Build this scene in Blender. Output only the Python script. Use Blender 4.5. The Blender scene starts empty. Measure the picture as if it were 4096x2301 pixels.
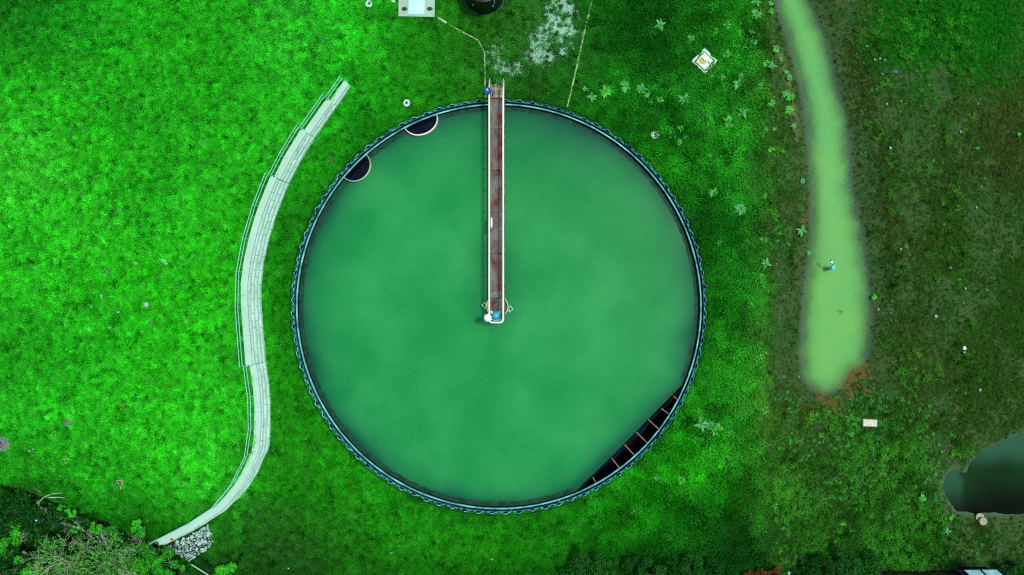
import bpy, bmesh, math, random
import numpy as np
from mathutils import Vector, Matrix

random.seed(7)
RNG = np.random.default_rng(11)
PI = math.pi
H = 50.0            # camera height above the yard
PXM = 56.0          # photo pixels per metre at ground level
SC = bpy.context.scene
COL = SC.collection
LK = 1.15           # albedo gain: display linear -> base colour


# ------------------------------------------------------------------ helpers
def P(px, py, z=0.0):
    f = (H - z) / H
    return Vector(((px - 2048) / PXM * f, (1150.5 - py) / PXM * f, z))


def lin(c):
    out = []
    for v in c[:3]:
        v = v / 255.0
        out.append(v / 12.92 if v <= 0.04045 else ((v + 0.055) / 1.055) ** 2.4)
    return out


def alb(c, k=None):
    k = LK if k is None else k
    return tuple(min(0.9, v / k) for v in lin(c)) + (1.0,)


def tag(o, label, cat, group=None, kind=None):
    o['label'] = label
    o['category'] = cat
    if group:
        o['group'] = group
    if kind:
        o['kind'] = kind
    return o


def thing(name, label, cat, loc=(0, 0, 0), rz=0.0, group=None):
    o = bpy.data.objects.new(name, None)
    o.empty_display_size = 0.2
    o.location = loc
    o.rotation_euler = (0, 0, rz)
    COL.objects.link(o)
    return tag(o, label, cat, group)


class MB:
    def __init__(self):
        self.v = []
        self.f = []

    def add(self, vs, fs):
        n = len(self.v)
        self.v += [tuple(p) for p in vs]
        self.f += [tuple(i + n for i in f) for f in fs]
        return self

    def box(self, c, s, rz=0.0, ch=0.0):
        x, y, z = s[0] / 2, s[1] / 2, s[2] / 2
        if ch > 0:
            ch = min(ch, x * .6, y * .6, z * .8)
            pts = []
            lv = [(-z, 0), (z - ch, 0), (z, ch)]
            for zz, ins in lv:
                for a, b in ((-1, -1), (1, -1), (1, 1), (-1, 1)):
                    pts.append((a * (x - ins), b * (y - ins), zz))
            fs = [(3, 2, 1, 0), (8, 9, 10, 11)]
            for l in (0, 4):
                for i in range(4):
                    j = (i + 1) % 4
                    fs.append((l + i, l + j, l + 4 + j, l + 4 + i))
        else:
            pts = [(a * x, b * y, d * z) for d in (-1, 1) for a, b in ((-1, -1), (1, -1), (1, 1), (-1, 1))]
            fs = [(3, 2, 1, 0), (4, 5, 6, 7), (0, 1, 5, 4), (1, 2, 6, 5), (2, 3, 7, 6), (3, 0, 4, 7)]
        cs, sn = math.cos(rz), math.sin(rz)
        return self.add([(c[0] + p[0] * cs - p[1] * sn, c[1] + p[0] * sn + p[1] * cs, c[2] + p[2]) for p in pts], fs)

    def prism(self, poly, z0, z1):
        n = len(poly)
        vs = [(p[0], p[1], z0) for p in poly] + [(p[0], p[1], z1) for p in poly]
        fs = [tuple(reversed(range(n))), tuple(range(n, 2 * n))]
        fs += [(i, (i + 1) % n, n + (i + 1) % n, n + i) for i in range(n)]
        return self.add(vs, fs)

    def tube(self, pts, r, n=6, closed=False, r2=None, flat=1.0):
        pts = [Vector(p) for p in pts]
        m = len(pts)
        vs = []
        for i, p in enumerate(pts):
            a = pts[(i - 1) % m] if (closed or i > 0) else p
            b = pts[(i + 1) % m] if (closed or i < m - 1) else p
            d = (b - a)
            d = d.normalized() if d.length > 1e-9 else Vector((0, 0, 1))
            up = Vector((0, 0, 1)) if abs(d.z) < 0.95 else Vector((1, 0, 0))
            sx = d.cross(up).normalized()
            sy = sx.cross(d).normalized()
            rr = r if r2 is None else r + (r2 - r) * i / max(1, m - 1)
            for k in range(n):
                t = 2 * PI * (k + .5) / n
                vs.append(p + sx * (rr * math.cos(t)) + sy * (rr * flat * math.sin(t)))
        fs = []
        for i in range(m if closed else m - 1):
            j = (i + 1) % m
            for k in range(n):
                l = (k + 1) % n
                fs.append((i * n + k, i * n + l, j * n + l, j * n + k))
        if not closed:
            fs.append(tuple(reversed(range(n))))
            fs.append(tuple(range((m - 1) * n, m * n)))
        return self.add(vs, fs)

    def lathe(self, prof, c, n=24, a0=0.0, a1=2 * PI):
        full = abs(a1 - a0 - 2 * PI) < 1e-6
        m = len(prof)
        k = n if full else n + 1
        vs = []
        for i in range(k):
            t = a0 + (a1 - a0) * i / n
            for r, z in prof:
                vs.append((c[0] + r * math.cos(t), c[1] + r * math.sin(t), c[2] + z))
        fs = []
        for i in range(n):
            j = (i + 1) % k
            for q in range(m - 1):
                fs.append((i * m + q, j * m + q, j * m + q + 1, i * m + q + 1))
        return self.add(vs, fs)

    def ring(self, r0, r1, z0, z1, c, n=96, a0=0.0, a1=2 * PI):
        return self.lathe([(r0, z0), (r1, z0), (r1, z1), (r0, z1), (r0, z0)], (c[0], c[1], 0), n, a0, a1)

    def disc(self, r, z0, z1, c, n=28, ch=0.0):
        prof = [(0.0005, z0), (r, z0), (r, z1 - ch), (r - ch, z1), (0.0005, z1)]
        return self.lathe(prof, (c[0], c[1], 0), n)

    def build(self, name, mat, parent=None, smooth=False, loc=None):
        me = bpy.data.meshes.new(name)
        me.from_pydata(self.v, [], self.f)
        me.validate()
        bm = bmesh.new()
        bm.from_mesh(me)
        bmesh.ops.recalc_face_normals(bm, faces=bm.faces)
        bm.to_mesh(me)
        bm.free()
        if mat:
            me.materials.append(mat)
        if smooth:
            me.polygons.foreach_set('use_smooth', [True] * len(me.polygons))
        o = bpy.data.objects.new(name, me)
        COL.objects.link(o)
        if parent is not None:
            o.parent = parent
        if loc is not None:
            o.location = loc
        return o


def fast_mesh(name, V, F, smooth=False):
    """V (n,3) array, F (m,k) array of equal-size polygons"""
    me = bpy.data.meshes.new(name)
    V = np.asarray(V, np.float32)
    F = np.asarray(F, np.int32)
    me.vertices.add(len(V))
    me.vertices.foreach_set('co', V.ravel())
    k = F.shape[1]
    me.loops.add(F.size)
    me.loops.foreach_set('vertex_index', F.ravel())
    me.polygons.add(len(F))
    me.polygons.foreach_set('loop_start', np.arange(0, F.size, k, dtype=np.int32))
    if smooth:
        me.polygons.foreach_set('use_smooth', np.ones(len(F), bool))
    me.update()
    return me


def link(name, me, mat, parent=None):
    if mat and not me.materials:
        me.materials.append(mat)
    o = bpy.data.objects.new(name, me)
    COL.objects.link(o)
    if parent is not None:
        o.parent = parent
    return o


# ------------------------------------------------------------------ numpy noise
def _hash(ix, iy, s):
    n = (ix.astype(np.int64) * 374761393 + iy.astype(np.int64) * 668265263 + s * 974634541) & 0xFFFFFFFF
    n = ((n ^ (n >> 13)) * 1274126177) & 0xFFFFFFFF
    return ((n ^ (n >> 16)) & 0xFFFF) / 65535.0


def vnoise(x, y, s=0):
    ix, iy = np.floor(x), np.floor(y)
    fx, fy = x - ix, y - iy
    fx = fx * fx * (3 - 2 * fx)
    fy = fy * fy * (3 - 2 * fy)
    a = _hash(ix, iy, s)
    b = _hash(ix + 1, iy, s)
    c = _hash(ix, iy + 1, s)
    d = _hash(ix + 1, iy + 1, s)
    return (a * (1 - fx) + b * fx) * (1 - fy) + (c * (1 - fx) + d * fx) * fy


def fbm(x, y, s=0, o=4):
    t = 0
    a = 0.5
    for i in range(o):
        t = t + a * vnoise(x * 2 ** i + 17.3 * i, y * 2 ** i - 9.1 * i, s + i)
        a *= .5
    return t / (1 - .5 ** o)


def sstep(a, b, x):
    t = np.clip((x - a) / (b - a), 0, 1)
    return t * t * (3 - 2 * t)


def poly_sd(poly, x, y):
    """signed distance, negative inside"""
    d = np.full(x.shape, 1e9)
    ins = np.zeros(x.shape, bool)
    n = len(poly)
    for i in range(n):
        ax, ay = poly[i]
        bx, by = poly[(i + 1) % n]
        ex, ey = bx - ax, by - ay
        t = np.clip(((x - ax) * ex + (y - ay) * ey) / (ex * ex + ey * ey + 1e-12), 0, 1)
        d = np.minimum(d, (x - ax - t * ex) ** 2 + (y - ay - t * ey) ** 2)
        c = ((ay > y) != (by > y))
        with np.errstate(divide='ignore', invalid='ignore'):
            xi = ax + (y - ay) * ex / (ey if abs(ey) > 1e-12 else 1e-12)
        ins ^= c & (x < xi)
    d = np.sqrt(d)
    return np.where(ins, -d, d)


def line_d(line, x, y):
    d = np.full(np.shape(x), 1e9)
    for (ax, ay), (bx, by) in zip(line[:-1], line[1:]):
        ex, ey = bx - ax, by - ay
        t = np.clip(((x - ax) * ex + (y - ay) * ey) / (ex * ex + ey * ey + 1e-12), 0, 1)
        d = np.minimum(d, (x - ax - t * ex) ** 2 + (y - ay - t * ey) ** 2)
    return np.sqrt(d)


# ------------------------------------------------------------------ materials
def mat(name, col, rough=0.8, var=0.25, scale=3.0, col2=None, bump=0.15, metal=0.0, spec=0.08, detail=6.0, fine=None,
        stretch=None, thr=(0.35, 0.65)):
    m = bpy.data.materials.new(name)
    m.use_nodes = True
    nt = m.node_tree
    N, L = nt.nodes, nt.links
    b = N['Principled BSDF']
    b.inputs['Roughness'].default_value = rough
    b.inputs['Metallic'].default_value = metal
    b.inputs['Specular IOR Level'].default_value = spec
    tc = N.new('ShaderNodeTexCoord')
    src = tc.outputs['Object']
    if stretch:
        mp = N.new('ShaderNodeMapping')
        mp.inputs['Scale'].default_value = stretch
        L.new(src, mp.inputs['Vector'])
        src = mp.outputs['Vector']
    n1 = N.new('ShaderNodeTexNoise')
    n1.inputs['Scale'].default_value = scale
    n1.inputs['Detail'].default_value = detail
    L.new(src, n1.inputs['Vector'])
    rp = N.new('ShaderNodeValToRGB')
    rp.color_ramp.elements[0].position = thr[0]
    rp.color_ramp.elements[1].position = thr[1]
    c2 = col2 if col2 else tuple(v * (1 - var) for v in col[:3]) + (1,)
    rp.color_ramp.elements[0].color = c2
    rp.color_ramp.elements[1].color = col
    L.new(n1.outputs['Fac'], rp.inputs['Fac'])
    n2 = N.new('ShaderNodeTexNoise')
    n2.inputs['Scale'].default_value = fine if fine else scale * 9
    n2.inputs['Detail'].default_value = 4
    L.new(src, n2.inputs['Vector'])
    mr = N.new('ShaderNodeMapRange')
    mr.inputs['From Min'].default_value = .3
    mr.inputs['From Max'].default_value = .7
    mr.inputs['To Min'].default_value = 1 - var
    mr.inputs['To Max'].default_value = 1 + var * .6
    L.new(n2.outputs['Fac'], mr.inputs['Value'])
    mx = N.new('ShaderNodeMix')
    mx.data_type = 'RGBA'
    mx.blend_type = 'MULTIPLY'
    mx.inputs['Factor'].default_value = 1
    L.new(rp.outputs['Color'], mx.inputs['A'])
    L.new(mr.outputs['Result'], mx.inputs['B'])
    L.new(mx.outputs['Result'], b.inputs['Base Color'])
    if bump:
        bp = N.new('ShaderNodeBump')
        bp.inputs['Strength'].default_value = bump
        bp.inputs['Distance'].default_value = .03
        L.new(n2.outputs['Fac'], bp.inputs['Height'])
        L.new(bp.outputs['Normal'], b.inputs['Normal'])
    return m


def leaf_mat(name, col, dv=0.5, attr=None, transl=0.25, rough=.6, hue=0.03):
    """foliage: colour varies from leaf to leaf (mesh island) or comes from an instance attribute"""
    m = bpy.data.materials.new(name)
    m.use_nodes = True
    nt = m.node_tree
    N, L = nt.nodes, nt.links
    b = N['Principled BSDF']
    b.inputs['Roughness'].default_value = rough
    b.inputs['Specular IOR Level'].default_value = .02
    g = N.new('ShaderNodeNewGeometry')
    hs = N.new('ShaderNodeHueSaturation')
    if attr:
        a = N.new('ShaderNodeAttribute')
        a.attribute_type = 'INSTANCER'
        a.attribute_name = attr
        L.new(a.outputs['Color'], hs.inputs['Color'])
    else:
        hs.inputs['Color'].default_value = col
    mr = N.new('ShaderNodeMapRange')
    mr.inputs['To Min'].default_value = 1 - dv
    mr.inputs['To Max'].default_value = 1 + dv
    L.new(g.outputs['Random Per Island'], mr.inputs['Value'])
    L.new(mr.outputs['Result'], hs.inputs['Value'])
    mh = N.new('ShaderNodeMath')
    mh.operation = 'MULTIPLY'
    mh.inputs[1].default_value = 7.31
    L.new(g.outputs['Random Per Island'], mh.inputs[0])
    fr = N.new('ShaderNodeMath')
    fr.operation = 'FRACT'
    L.new(mh.outputs[0], fr.inputs[0])
    m2 = N.new('ShaderNodeMapRange')
    m2.inputs['To Min'].default_value = .5 - hue
    m2.inputs['To Max'].default_value = .5 + hue
    L.new(fr.outputs[0], m2.inputs['Value'])
    L.new(m2.outputs['Result'], hs.inputs['Hue'])
    L.new(hs.outputs['Color'], b.inputs['Base Color'])
    tr = N.new('ShaderNodeBsdfTranslucent')
    L.new(hs.outputs['Color'], tr.inputs['Color'])
    mx = N.new('ShaderNodeMixShader')
    mx.inputs['Fac'].default_value = transl
    L.new(b.outputs['BSDF'], mx.inputs[1])
    L.new(tr.outputs['BSDF'], mx.inputs[2])
    L.new(mx.outputs['Shader'], N['Material Output'].inputs['Surface'])
    return m


M_CONC = mat('pale_concrete', alb((190, 234, 212), 1.1), .9, .14, 1.2, col2=alb((172, 218, 194), 1.1), bump=.2, fine=14)
M_CAP = mat('smooth_cap_concrete', alb((180, 222, 198), 1.2), .85, .10, .8, col2=alb((172, 212, 188), 1.2), bump=.1, fine=20)
M_SLAB = mat('grey_slab_concrete', alb((165, 200, 170)), .9, .1, 1.5, col2=alb((150, 188, 160)), bump=.15, fine=20)
M_HATCH = mat('white_hatch', alb((205, 240, 225)), .6, .08, 2.5, col2=alb((170, 230, 220)))
M_TEAL = mat('teal_galvanised', alb((140, 220, 200), 1.1), .5, .15, 4, bump=0)
M_CREAM = mat('cream_paint', alb((242, 240, 214)), .5, .07, 3, col2=alb((236, 226, 205)), bump=0)
M_RIM = mat('pale_cyan_rim', alb((125, 222, 205)), .6, .22, 1.2, col2=alb((52, 140, 135)), bump=.2)
M_LINE = mat('cyan_edge_metal', alb((70, 165, 172)), .5, .3, 3.0, col2=alb((24, 76, 92)))
M_NAVY = mat('dark_blue_trough', alb((16, 44, 62)), .45, .5, 2.5, col2=alb((8, 20, 36)), bump=.3, thr=(.4, .75))
M_WAVE = mat('scalloped_blue_metal', alb((150, 236, 238)), .5, .25, 2, col2=alb((78, 150, 190)))
M_RUSTW = mat('rusty_plate', alb((46, 36, 20)), .9, .5, 3, col2=alb((8, 22, 28)))
M_DARK = mat('dark_painted_steel', alb((14, 36, 42)), .5, .4, 4)
M_WALL = mat('dark_wet_concrete', alb((16, 44, 40)), .9, .4, 2, col2=alb((10, 28, 26)))
M_INNER = mat('shaded_inner_wall', alb((8, 22, 24)), .8, .4, 2, col2=alb((4, 10, 14)))  # near-black: gloom of the deep pit put into the wall colour
M_ALGAE = mat('algae_ledge', alb((24, 78, 52)), .5, .3, 3, col2=alb((14, 48, 36)), bump=.3)
M_BLACKW = mat('black_water', alb((4, 10, 24)), .12, .4, 1.2, col2=alb((2, 5, 12)), bump=0, spec=.06)
M_PITW = mat('dark_blue_water', alb((6, 18, 40)), .12, .3, 1.5, col2=alb((4, 12, 26)), bump=0, spec=.1)
M_STREAK = mat('streak_blue', alb((30, 60, 100)), .7, .5, 6, col2=alb((8, 20, 45)))
M_PINK = mat('faded_pink_steel', alb((198, 160, 135)), .6, .3, 5, col2=alb((165, 110, 98)))
M_DECK = mat('rusted_deck', alb((104, 56, 44)), .85, .45, .9, col2=alb((116, 122, 112)), bump=.3, fine=11, thr=(.38, .66),
             stretch=(1.6, 1, 1))
M_GIRD = mat('weathered_teal_girder', alb((70, 150, 120)), .7, .5, 6, col2=alb((24, 60, 60)))
M_MOTOR = mat('teal_enamel', alb((35, 185, 205)), .4, .15, 5, col2=alb((25, 160, 190)), bump=0, spec=.5)
M_MOTORL = mat('light_teal_enamel', alb((100, 215, 215)), .5, .15, 6, bump=0)
M_WHITE = mat('white_enamel', alb((250, 250, 246)), .35, .03, 3, bump=0, spec=.5)
M_GREYC = mat('pale_grey_fitting', alb((185, 215, 215)), .6, .1, 5)
M_BLUE = mat('blue_enamel', alb((26, 92, 140)), .35, .1, 3, bump=0, spec=.5)
M_ORNG = mat('orange_grating', alb((205, 115, 20)), .7, .3, 8, col2=alb((175, 80, 20)))
M_BLUEG = mat('blue_tread', alb((30, 80, 115)), .6, .3, 8)
M_GREENG = mat('green_tread', alb((30, 100, 55)), .7, .3, 8)
M_DKG = mat('dark_tread', alb((14, 50, 55)), .7, .3, 8)
M_BAR = mat('pale_grating_bar', alb((200, 220, 190)), .6, .1, 6)
M_AMBER = mat('orange_lens', alb((255, 140, 40)), .35, .05, 6, bump=0)
M_BLACKP = mat('black_plastic', alb((6, 18, 22)), .35, .4, 2, col2=alb((3, 9, 12)), bump=.05, spec=.5, stretch=(1, 1, .3))
M_LID = mat('pale_lid', alb((205, 240, 220)), .6, .08, 2)
M_PIPE = mat('cream_pipe', alb((190, 220, 175)), .7, .2, 3, col2=alb((150, 165, 120)))
M_KERB = mat('weathered_kerb', alb((186, 216, 164)), .85, .2, 2, col2=alb((150, 184, 118)))
M_STONE = mat('pale_stone', alb((175, 205, 195)), .9, .25, 6, col2=alb((130, 160, 160)), bump=.4)
M_STONEG = mat('grey_stone', alb((120, 135, 130)), .9, .3, 6, col2=alb((85, 100, 100)), bump=.4)
M_STONEB = mat('brown_stone', alb((140, 125, 95)), .9, .3, 5, col2=alb((85, 90, 70)), bump=.4)
M_RIPR = mat('riprap_rock', alb((200, 228, 214)), .9, .2, 5, col2=alb((150, 180, 172)), bump=.4)
M_RIPR2 = mat('riprap_rock_grey', alb((150, 182, 174)), .9, .25, 5, col2=alb((110, 140, 134)), bump=.4)
M_TIMB = mat('dark_timber', alb((30, 28, 20)), .9, .5, 4, col2=alb((8, 12, 10)), bump=.4)
M_WOOD = mat('weathered_plank', alb((120, 110, 80)), .9, .35, 6, col2=alb((60, 55, 40)), bump=.4)
M_TWIG = mat('grey_twig', alb((190, 214, 176), .9), .9, .3, 6, col2=alb((140, 156, 124), .9), bump=0)
M_TWIGP = mat('pale_green_branch', alb((150, 190, 130)), .9, .3, 6, col2=alb((95, 130, 80)), bump=0)
M_TWIGD = mat('dark_vine', alb((60, 80, 60)), .9, .4, 6, bump=0)
M_WIRE = mat('blue_black_cable', alb((26, 54, 58)), .6, .3, 4, bump=0)
M_OCHRE = mat('ochre_frame', alb((165, 120, 60)), .8, .3, 7, col2=alb((130, 130, 80)))
M_OCHRS = mat('ochre_deposit', alb((200, 185, 105)), .9, .12, 5)
M_SOILR = mat('red_soil', alb((95, 60, 20)), .95, .3, 6, col2=alb((60, 50, 20)))
M_BLOCK = mat('cream_block', alb((218, 226, 200)), .9, .15, 4, col2=alb((190, 198, 165)))
M_PANEL = mat('pale_blue_sheet', alb((135, 190, 190)), .5, .12, 3, col2=alb((110, 165, 170)))
M_FITC = mat('turquoise_plastic', alb((130, 250, 225)), .5, .15, 6, col2=alb((70, 225, 185)), bump=0)
M_POST = mat('mossy_post', alb((130, 190, 130)), .8, .2, 6, col2=alb((150, 150, 110)))
M_YEL = mat('cream_stump', alb((180, 186, 140), 1.3), .9, .2, 5, col2=alb((150, 158, 120), 1.3))

# ------------------------------------------------------------------ layout data (photo pixels)
WALLB = [(1406.6, 347.7), (1351, 426), (1263.5, 551), (1205, 645), (1158.6, 735.6), (1109, 860), (1080, 955), (1057.5, 1055),
         (1047, 1134), (1047, 1204), (1051, 1275), (1059.6, 1374.5), (1064, 1440), (1071, 1479), (1080, 1538), (1085, 1614),
         (1085, 1693.6), (1080, 1773), (1073, 1804), (1050.5, 1852.5), (1033, 1894), (998.5, 1950), (960, 1997), (920, 2040),
         (891, 2059), (847, 2088), (786, 2124), (716, 2162), (670, 2179.6)]
BASE_PL = [tuple(P(a, b)[:2]) for a, b in WALLB]
CREEK = [(3078, -120), (3098, 0), (3124, 80), (3151.5, 160), (3172, 240), (3191, 318), (3208, 400), (3223, 478), (3234, 636), (3241.6, 767),
         (3243, 920), (3237, 1030), (3218, 1138), (3210, 1200), (3207, 1270), (3201, 1400), (3206, 1480), (3220, 1530), (3250, 1556),
         (3289, 1577), (3330, 1572), (3372, 1545), (3396, 1505), (3411, 1483), (3440, 1478), (3462, 1440), (3472, 1400), (3482, 1270),
         (3474, 1138), (3461, 1032), (3446, 926), (3428, 850), (3411, 767), (3403, 636), (3385, 478), (3360, 390), (3337, 318), (3318, 230), (3302, 160),
         (3262, 70), (3231, 0), (3180, -120)]
POND = [(4500, 1690), (4200, 1712), (4096, 1729), (4049, 1746), (3982.5, 1775), (3932.6, 1800), (3908, 1825), (3880, 1852), (3862, 1890), (3838, 1880),
        (3816, 1866), (3779, 1904), (3768.5, 1937), (3783, 1982.5), (3804, 2024), (3825, 2050), (3908, 2054), (3991, 2058),
        (4096, 2051), (4300, 2060), (4500, 2050)]
CREEK_P = [tuple(P(a, b, -.5)[:2]) for a, b in CREEK]
POND_P = [tuple(P(a, b, -.5)[:2]) for a, b in POND]
TZ = 0.82                                   # tank rim height
TC = P(1995.5, 1226.5, TZ)                  # tank centre
RR = 14.20                                  # rim radius
TIMBER = [(-200, 1838), (0, 1925), (128, 1957), (225, 2000), (330, 2044), (440, 2082), (530, 2130), (600, 2165), (650, 2195)]
TIMB_P = [tuple(P(a, b, .5)[:2]) for a, b in TIMBER]
WY = np.array([p[1] for p in BASE_PL])[::-1]
WX = np.array([p[0] for p in BASE_PL])[::-1]
# top height of the wall by stretch (photo row of the wall foot)
STEPS = [(340, 426, .4), (426, 551, .72), (551, 735.6, 1.05), (735.6, 1440, 1.38), (1440, 2200, 1.05)]


def lawn_h(y):
    py = 1150.5 - y * PXM
    return np.interp(py, [-400, 0, 340, 426, 551, 736, 900, 1300, 1440, 1700, 1850, 2200],
                     [.2, .24, .3, .36, .66, .97, 1.18, 1.28, .98, .98, .98, .85])


def top_h(y):
    return np.interp(1150.5 - np.asarray(y) * PXM, [340, 426, 427, 551, 552, 735, 736, 1440, 1441, 2300], [.4, .4, .72, .72, 1.05, 1.05, 1.38, 1.38, 1.05, 1.05])


def foot_h(x, y):
    """ground at the foot of the wall rises towards its low end"""
    a = sstep(-12.0, -17.5, y)
    return .6 * a * sstep(-9, -19, x)


def terrain(x, y):
    x = np.asarray(x, float)
    y = np.asarray(y, float)
    z = (fbm(x * .12, y * .12, 3) - .5) * .25 + (fbm(x * .9, y * .9, 9, 3) - .5) * .08
    z = z * sstep(14.6, 17, np.hypot(x - TC.x, y - TC.y))
    z = z + foot_h(x, y)
    # raised lawn behind the retaining wall
    xw = np.interp(y, WY, WX)
    d = line_d(BASE_PL, x, y)
    left = (x < xw)
    lh = lawn_h(y)
    north = sstep(WY[-1] + 6.5, WY[-1] - .2, y)
    soft = sstep(-10.5, -15.5, x)
    inside = left & (d > .37 * top_h(y) + .12) & (y <= WY[-1]) & (y > WY[0])
    lz = (fbm(x * .1, y * .1, 5) - .5) * .3 * sstep(.3, 4, d)
    z = np.where(inside, lh + lz, z)
    z = np.where(y > WY[-1], z + (lh + lz - z) * soft * north, z)
    z = np.where((y > WY[-1] - .01) & (y < WY[-1] + 8) & (x < -15.5), np.maximum(z, (lh + lz) * north), z)
    # drop below the old timber edging in the lower corner
    yt = np.interp(x, [p[0] for p in TIMB_P], [p[1] for p in TIMB_P])
    low = (x < TIMB_P[-1][0]) & (y < yt)
    z = np.where(low, .15 - .35 * sstep(0, 5, yt - y) + (fbm(x * .5, y * .5, 4) - .5) * .3, z)
    z = np.where((x < WX[0]) & (y < WY[0]) & ~low, .5, z)
    # creek and pond
    for pl, dep, bank in ((CREEK_P, 1.3, 2.6), (POND_P, 1.4, 1.6)):
        sd = poly_sd(pl, x, y) + (fbm(x * 1.1, y * 1.1, 21, 4) - .5) * .5
        prof = np.where(sd < 0, -.5 - dep * sstep(0, 1.7, -sd) - .10 * sstep(0, .2, -sd), -.5 + .5 * sstep(-.25, bank, sd))
        z = np.where(sd < bank, np.minimum(z, prof + z * sstep(0, bank, sd) * .8), z)
    # tank floor
    r = np.hypot(x - TC.x, y - TC.y)
    z = np.where(r < 14.28, -1.9, z)
    return z


def tz(x, y):
    return float(terrain(np.array([x]), np.array([y]))[0])


def G(px, py, dz=0.0):
    """ground point under a photo pixel"""
    z = 0.0
    for _ in range(4):
        p = P(px, py, z)
        z = tz(p.x, p.y)
    p = P(px, py, z + dz)
    return p


# ------------------------------------------------------------------ ground cover map
GRID = [  # cover colours by region; vignette darkening towards the bottom is baked in
    [(16, 90, 10), (24, 140, 16), (34, 170, 18), (34, 170, 18), (40, 180, 32), (36, 162, 25), (28, 122, 16), (34, 100, 24), (42, 100, 42), (16, 78, 18), (15, 72, 18), (26, 98, 24), (62, 72, 46), (66, 68, 46), (20, 92, 14), (14, 84, 12)],
    [(36, 175, 22), (34, 172, 18), (32, 165, 18), (34, 170, 18), (38, 178, 26), (26, 140, 15), (30, 122, 14), (32, 112, 22), (28, 80, 24), (20, 92, 18), (18, 82, 22), (24, 92, 26), (60, 72, 44), (58, 62, 44), (30, 80, 24), (62, 66, 38)],
    [(52, 190, 38), (36, 176, 20), (32, 165, 18), (36, 174, 20), (32, 160, 16), (22, 105, 10), (20, 100, 10), (20, 90, 10), (20, 90, 10), (22, 95, 12), (22, 98, 16), (26, 98, 28), (64, 74, 48), (56, 62, 46), (34, 72, 24), (56, 62, 36)],
    [(40, 182, 26), (42, 184, 26), (36, 178, 22), (36, 176, 20), (24, 130, 14), (22, 105, 10), (20, 100, 10), (20, 90, 10), (20, 90, 10), (22, 95, 12), (16, 72, 16), (20, 92, 24), (66, 76, 48), (54, 62, 42), (54, 66, 40), (36, 80, 22)],
    [(40, 182, 24), (36, 178, 18), (36, 178, 16), (36, 174, 16), (24, 125, 10), (26, 125, 10), (20, 100, 10), (20, 90, 10), (20, 90, 10), (22, 95, 12), (18, 82, 14), (20, 90, 22), (52, 72, 40), (54, 64, 42), (42, 76, 28), (36, 76, 26)],
    [(32, 160, 20), (32, 172, 18), (36, 178, 16), (36, 174, 18), (24, 125, 10), (26, 128, 10), (20, 100, 10), (20, 90, 10), (20, 90, 10), (22, 95, 12), (22, 98, 14), (26, 98, 26), (58, 74, 42), (48, 70, 34), (60, 76, 44), (36, 76, 24)],
    [(36, 178, 24), (38, 184, 22), (40, 186, 22), (40, 186, 26), (28, 135, 12), (26, 125, 8), (22, 105, 8), (20, 90, 10), (20, 90, 10), (22, 95, 12), (24, 106, 16), (28, 100, 28), (70, 86, 44), (42, 90, 36), (50, 70, 32), (44, 68, 28)],
    [(32, 150, 18), (32, 165, 18), (36, 174, 20), (42, 186, 30), (28, 130, 14), (26, 122, 10), (24, 115, 10), (20, 100, 10), (20, 100, 10), (24, 110, 12), (26, 118, 12), (28, 95, 24), (58, 92, 44), (44, 86, 34), (34, 74, 24), (34, 60, 30)],
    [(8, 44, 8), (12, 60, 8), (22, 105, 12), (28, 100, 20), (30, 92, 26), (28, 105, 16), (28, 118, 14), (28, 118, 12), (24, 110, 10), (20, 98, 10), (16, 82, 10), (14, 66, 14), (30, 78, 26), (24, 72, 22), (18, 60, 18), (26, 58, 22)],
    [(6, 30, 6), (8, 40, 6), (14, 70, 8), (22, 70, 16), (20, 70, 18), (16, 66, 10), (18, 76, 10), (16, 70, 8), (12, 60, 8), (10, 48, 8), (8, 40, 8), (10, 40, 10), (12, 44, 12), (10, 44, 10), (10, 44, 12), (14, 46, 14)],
]
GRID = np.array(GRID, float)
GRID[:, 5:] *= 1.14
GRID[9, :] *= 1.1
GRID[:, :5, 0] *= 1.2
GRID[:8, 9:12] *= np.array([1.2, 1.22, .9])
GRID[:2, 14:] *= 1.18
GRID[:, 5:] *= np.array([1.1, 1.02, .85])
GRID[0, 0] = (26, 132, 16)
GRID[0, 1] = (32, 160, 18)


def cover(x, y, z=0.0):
    """display colour (0-255 sRGB) of the ground cover at world x, y, vignette darkening included"""
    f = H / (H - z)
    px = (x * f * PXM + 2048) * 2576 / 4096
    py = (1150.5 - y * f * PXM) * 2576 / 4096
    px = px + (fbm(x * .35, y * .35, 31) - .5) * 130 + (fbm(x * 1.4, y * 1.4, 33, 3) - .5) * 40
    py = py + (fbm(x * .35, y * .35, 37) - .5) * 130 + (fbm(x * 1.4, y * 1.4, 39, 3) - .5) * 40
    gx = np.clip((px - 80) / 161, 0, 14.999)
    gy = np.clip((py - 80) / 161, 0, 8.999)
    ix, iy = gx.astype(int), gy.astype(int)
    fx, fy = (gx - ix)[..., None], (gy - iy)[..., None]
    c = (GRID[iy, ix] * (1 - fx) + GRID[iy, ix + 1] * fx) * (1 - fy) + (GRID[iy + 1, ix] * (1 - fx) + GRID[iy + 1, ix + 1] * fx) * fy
    return c


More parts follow.
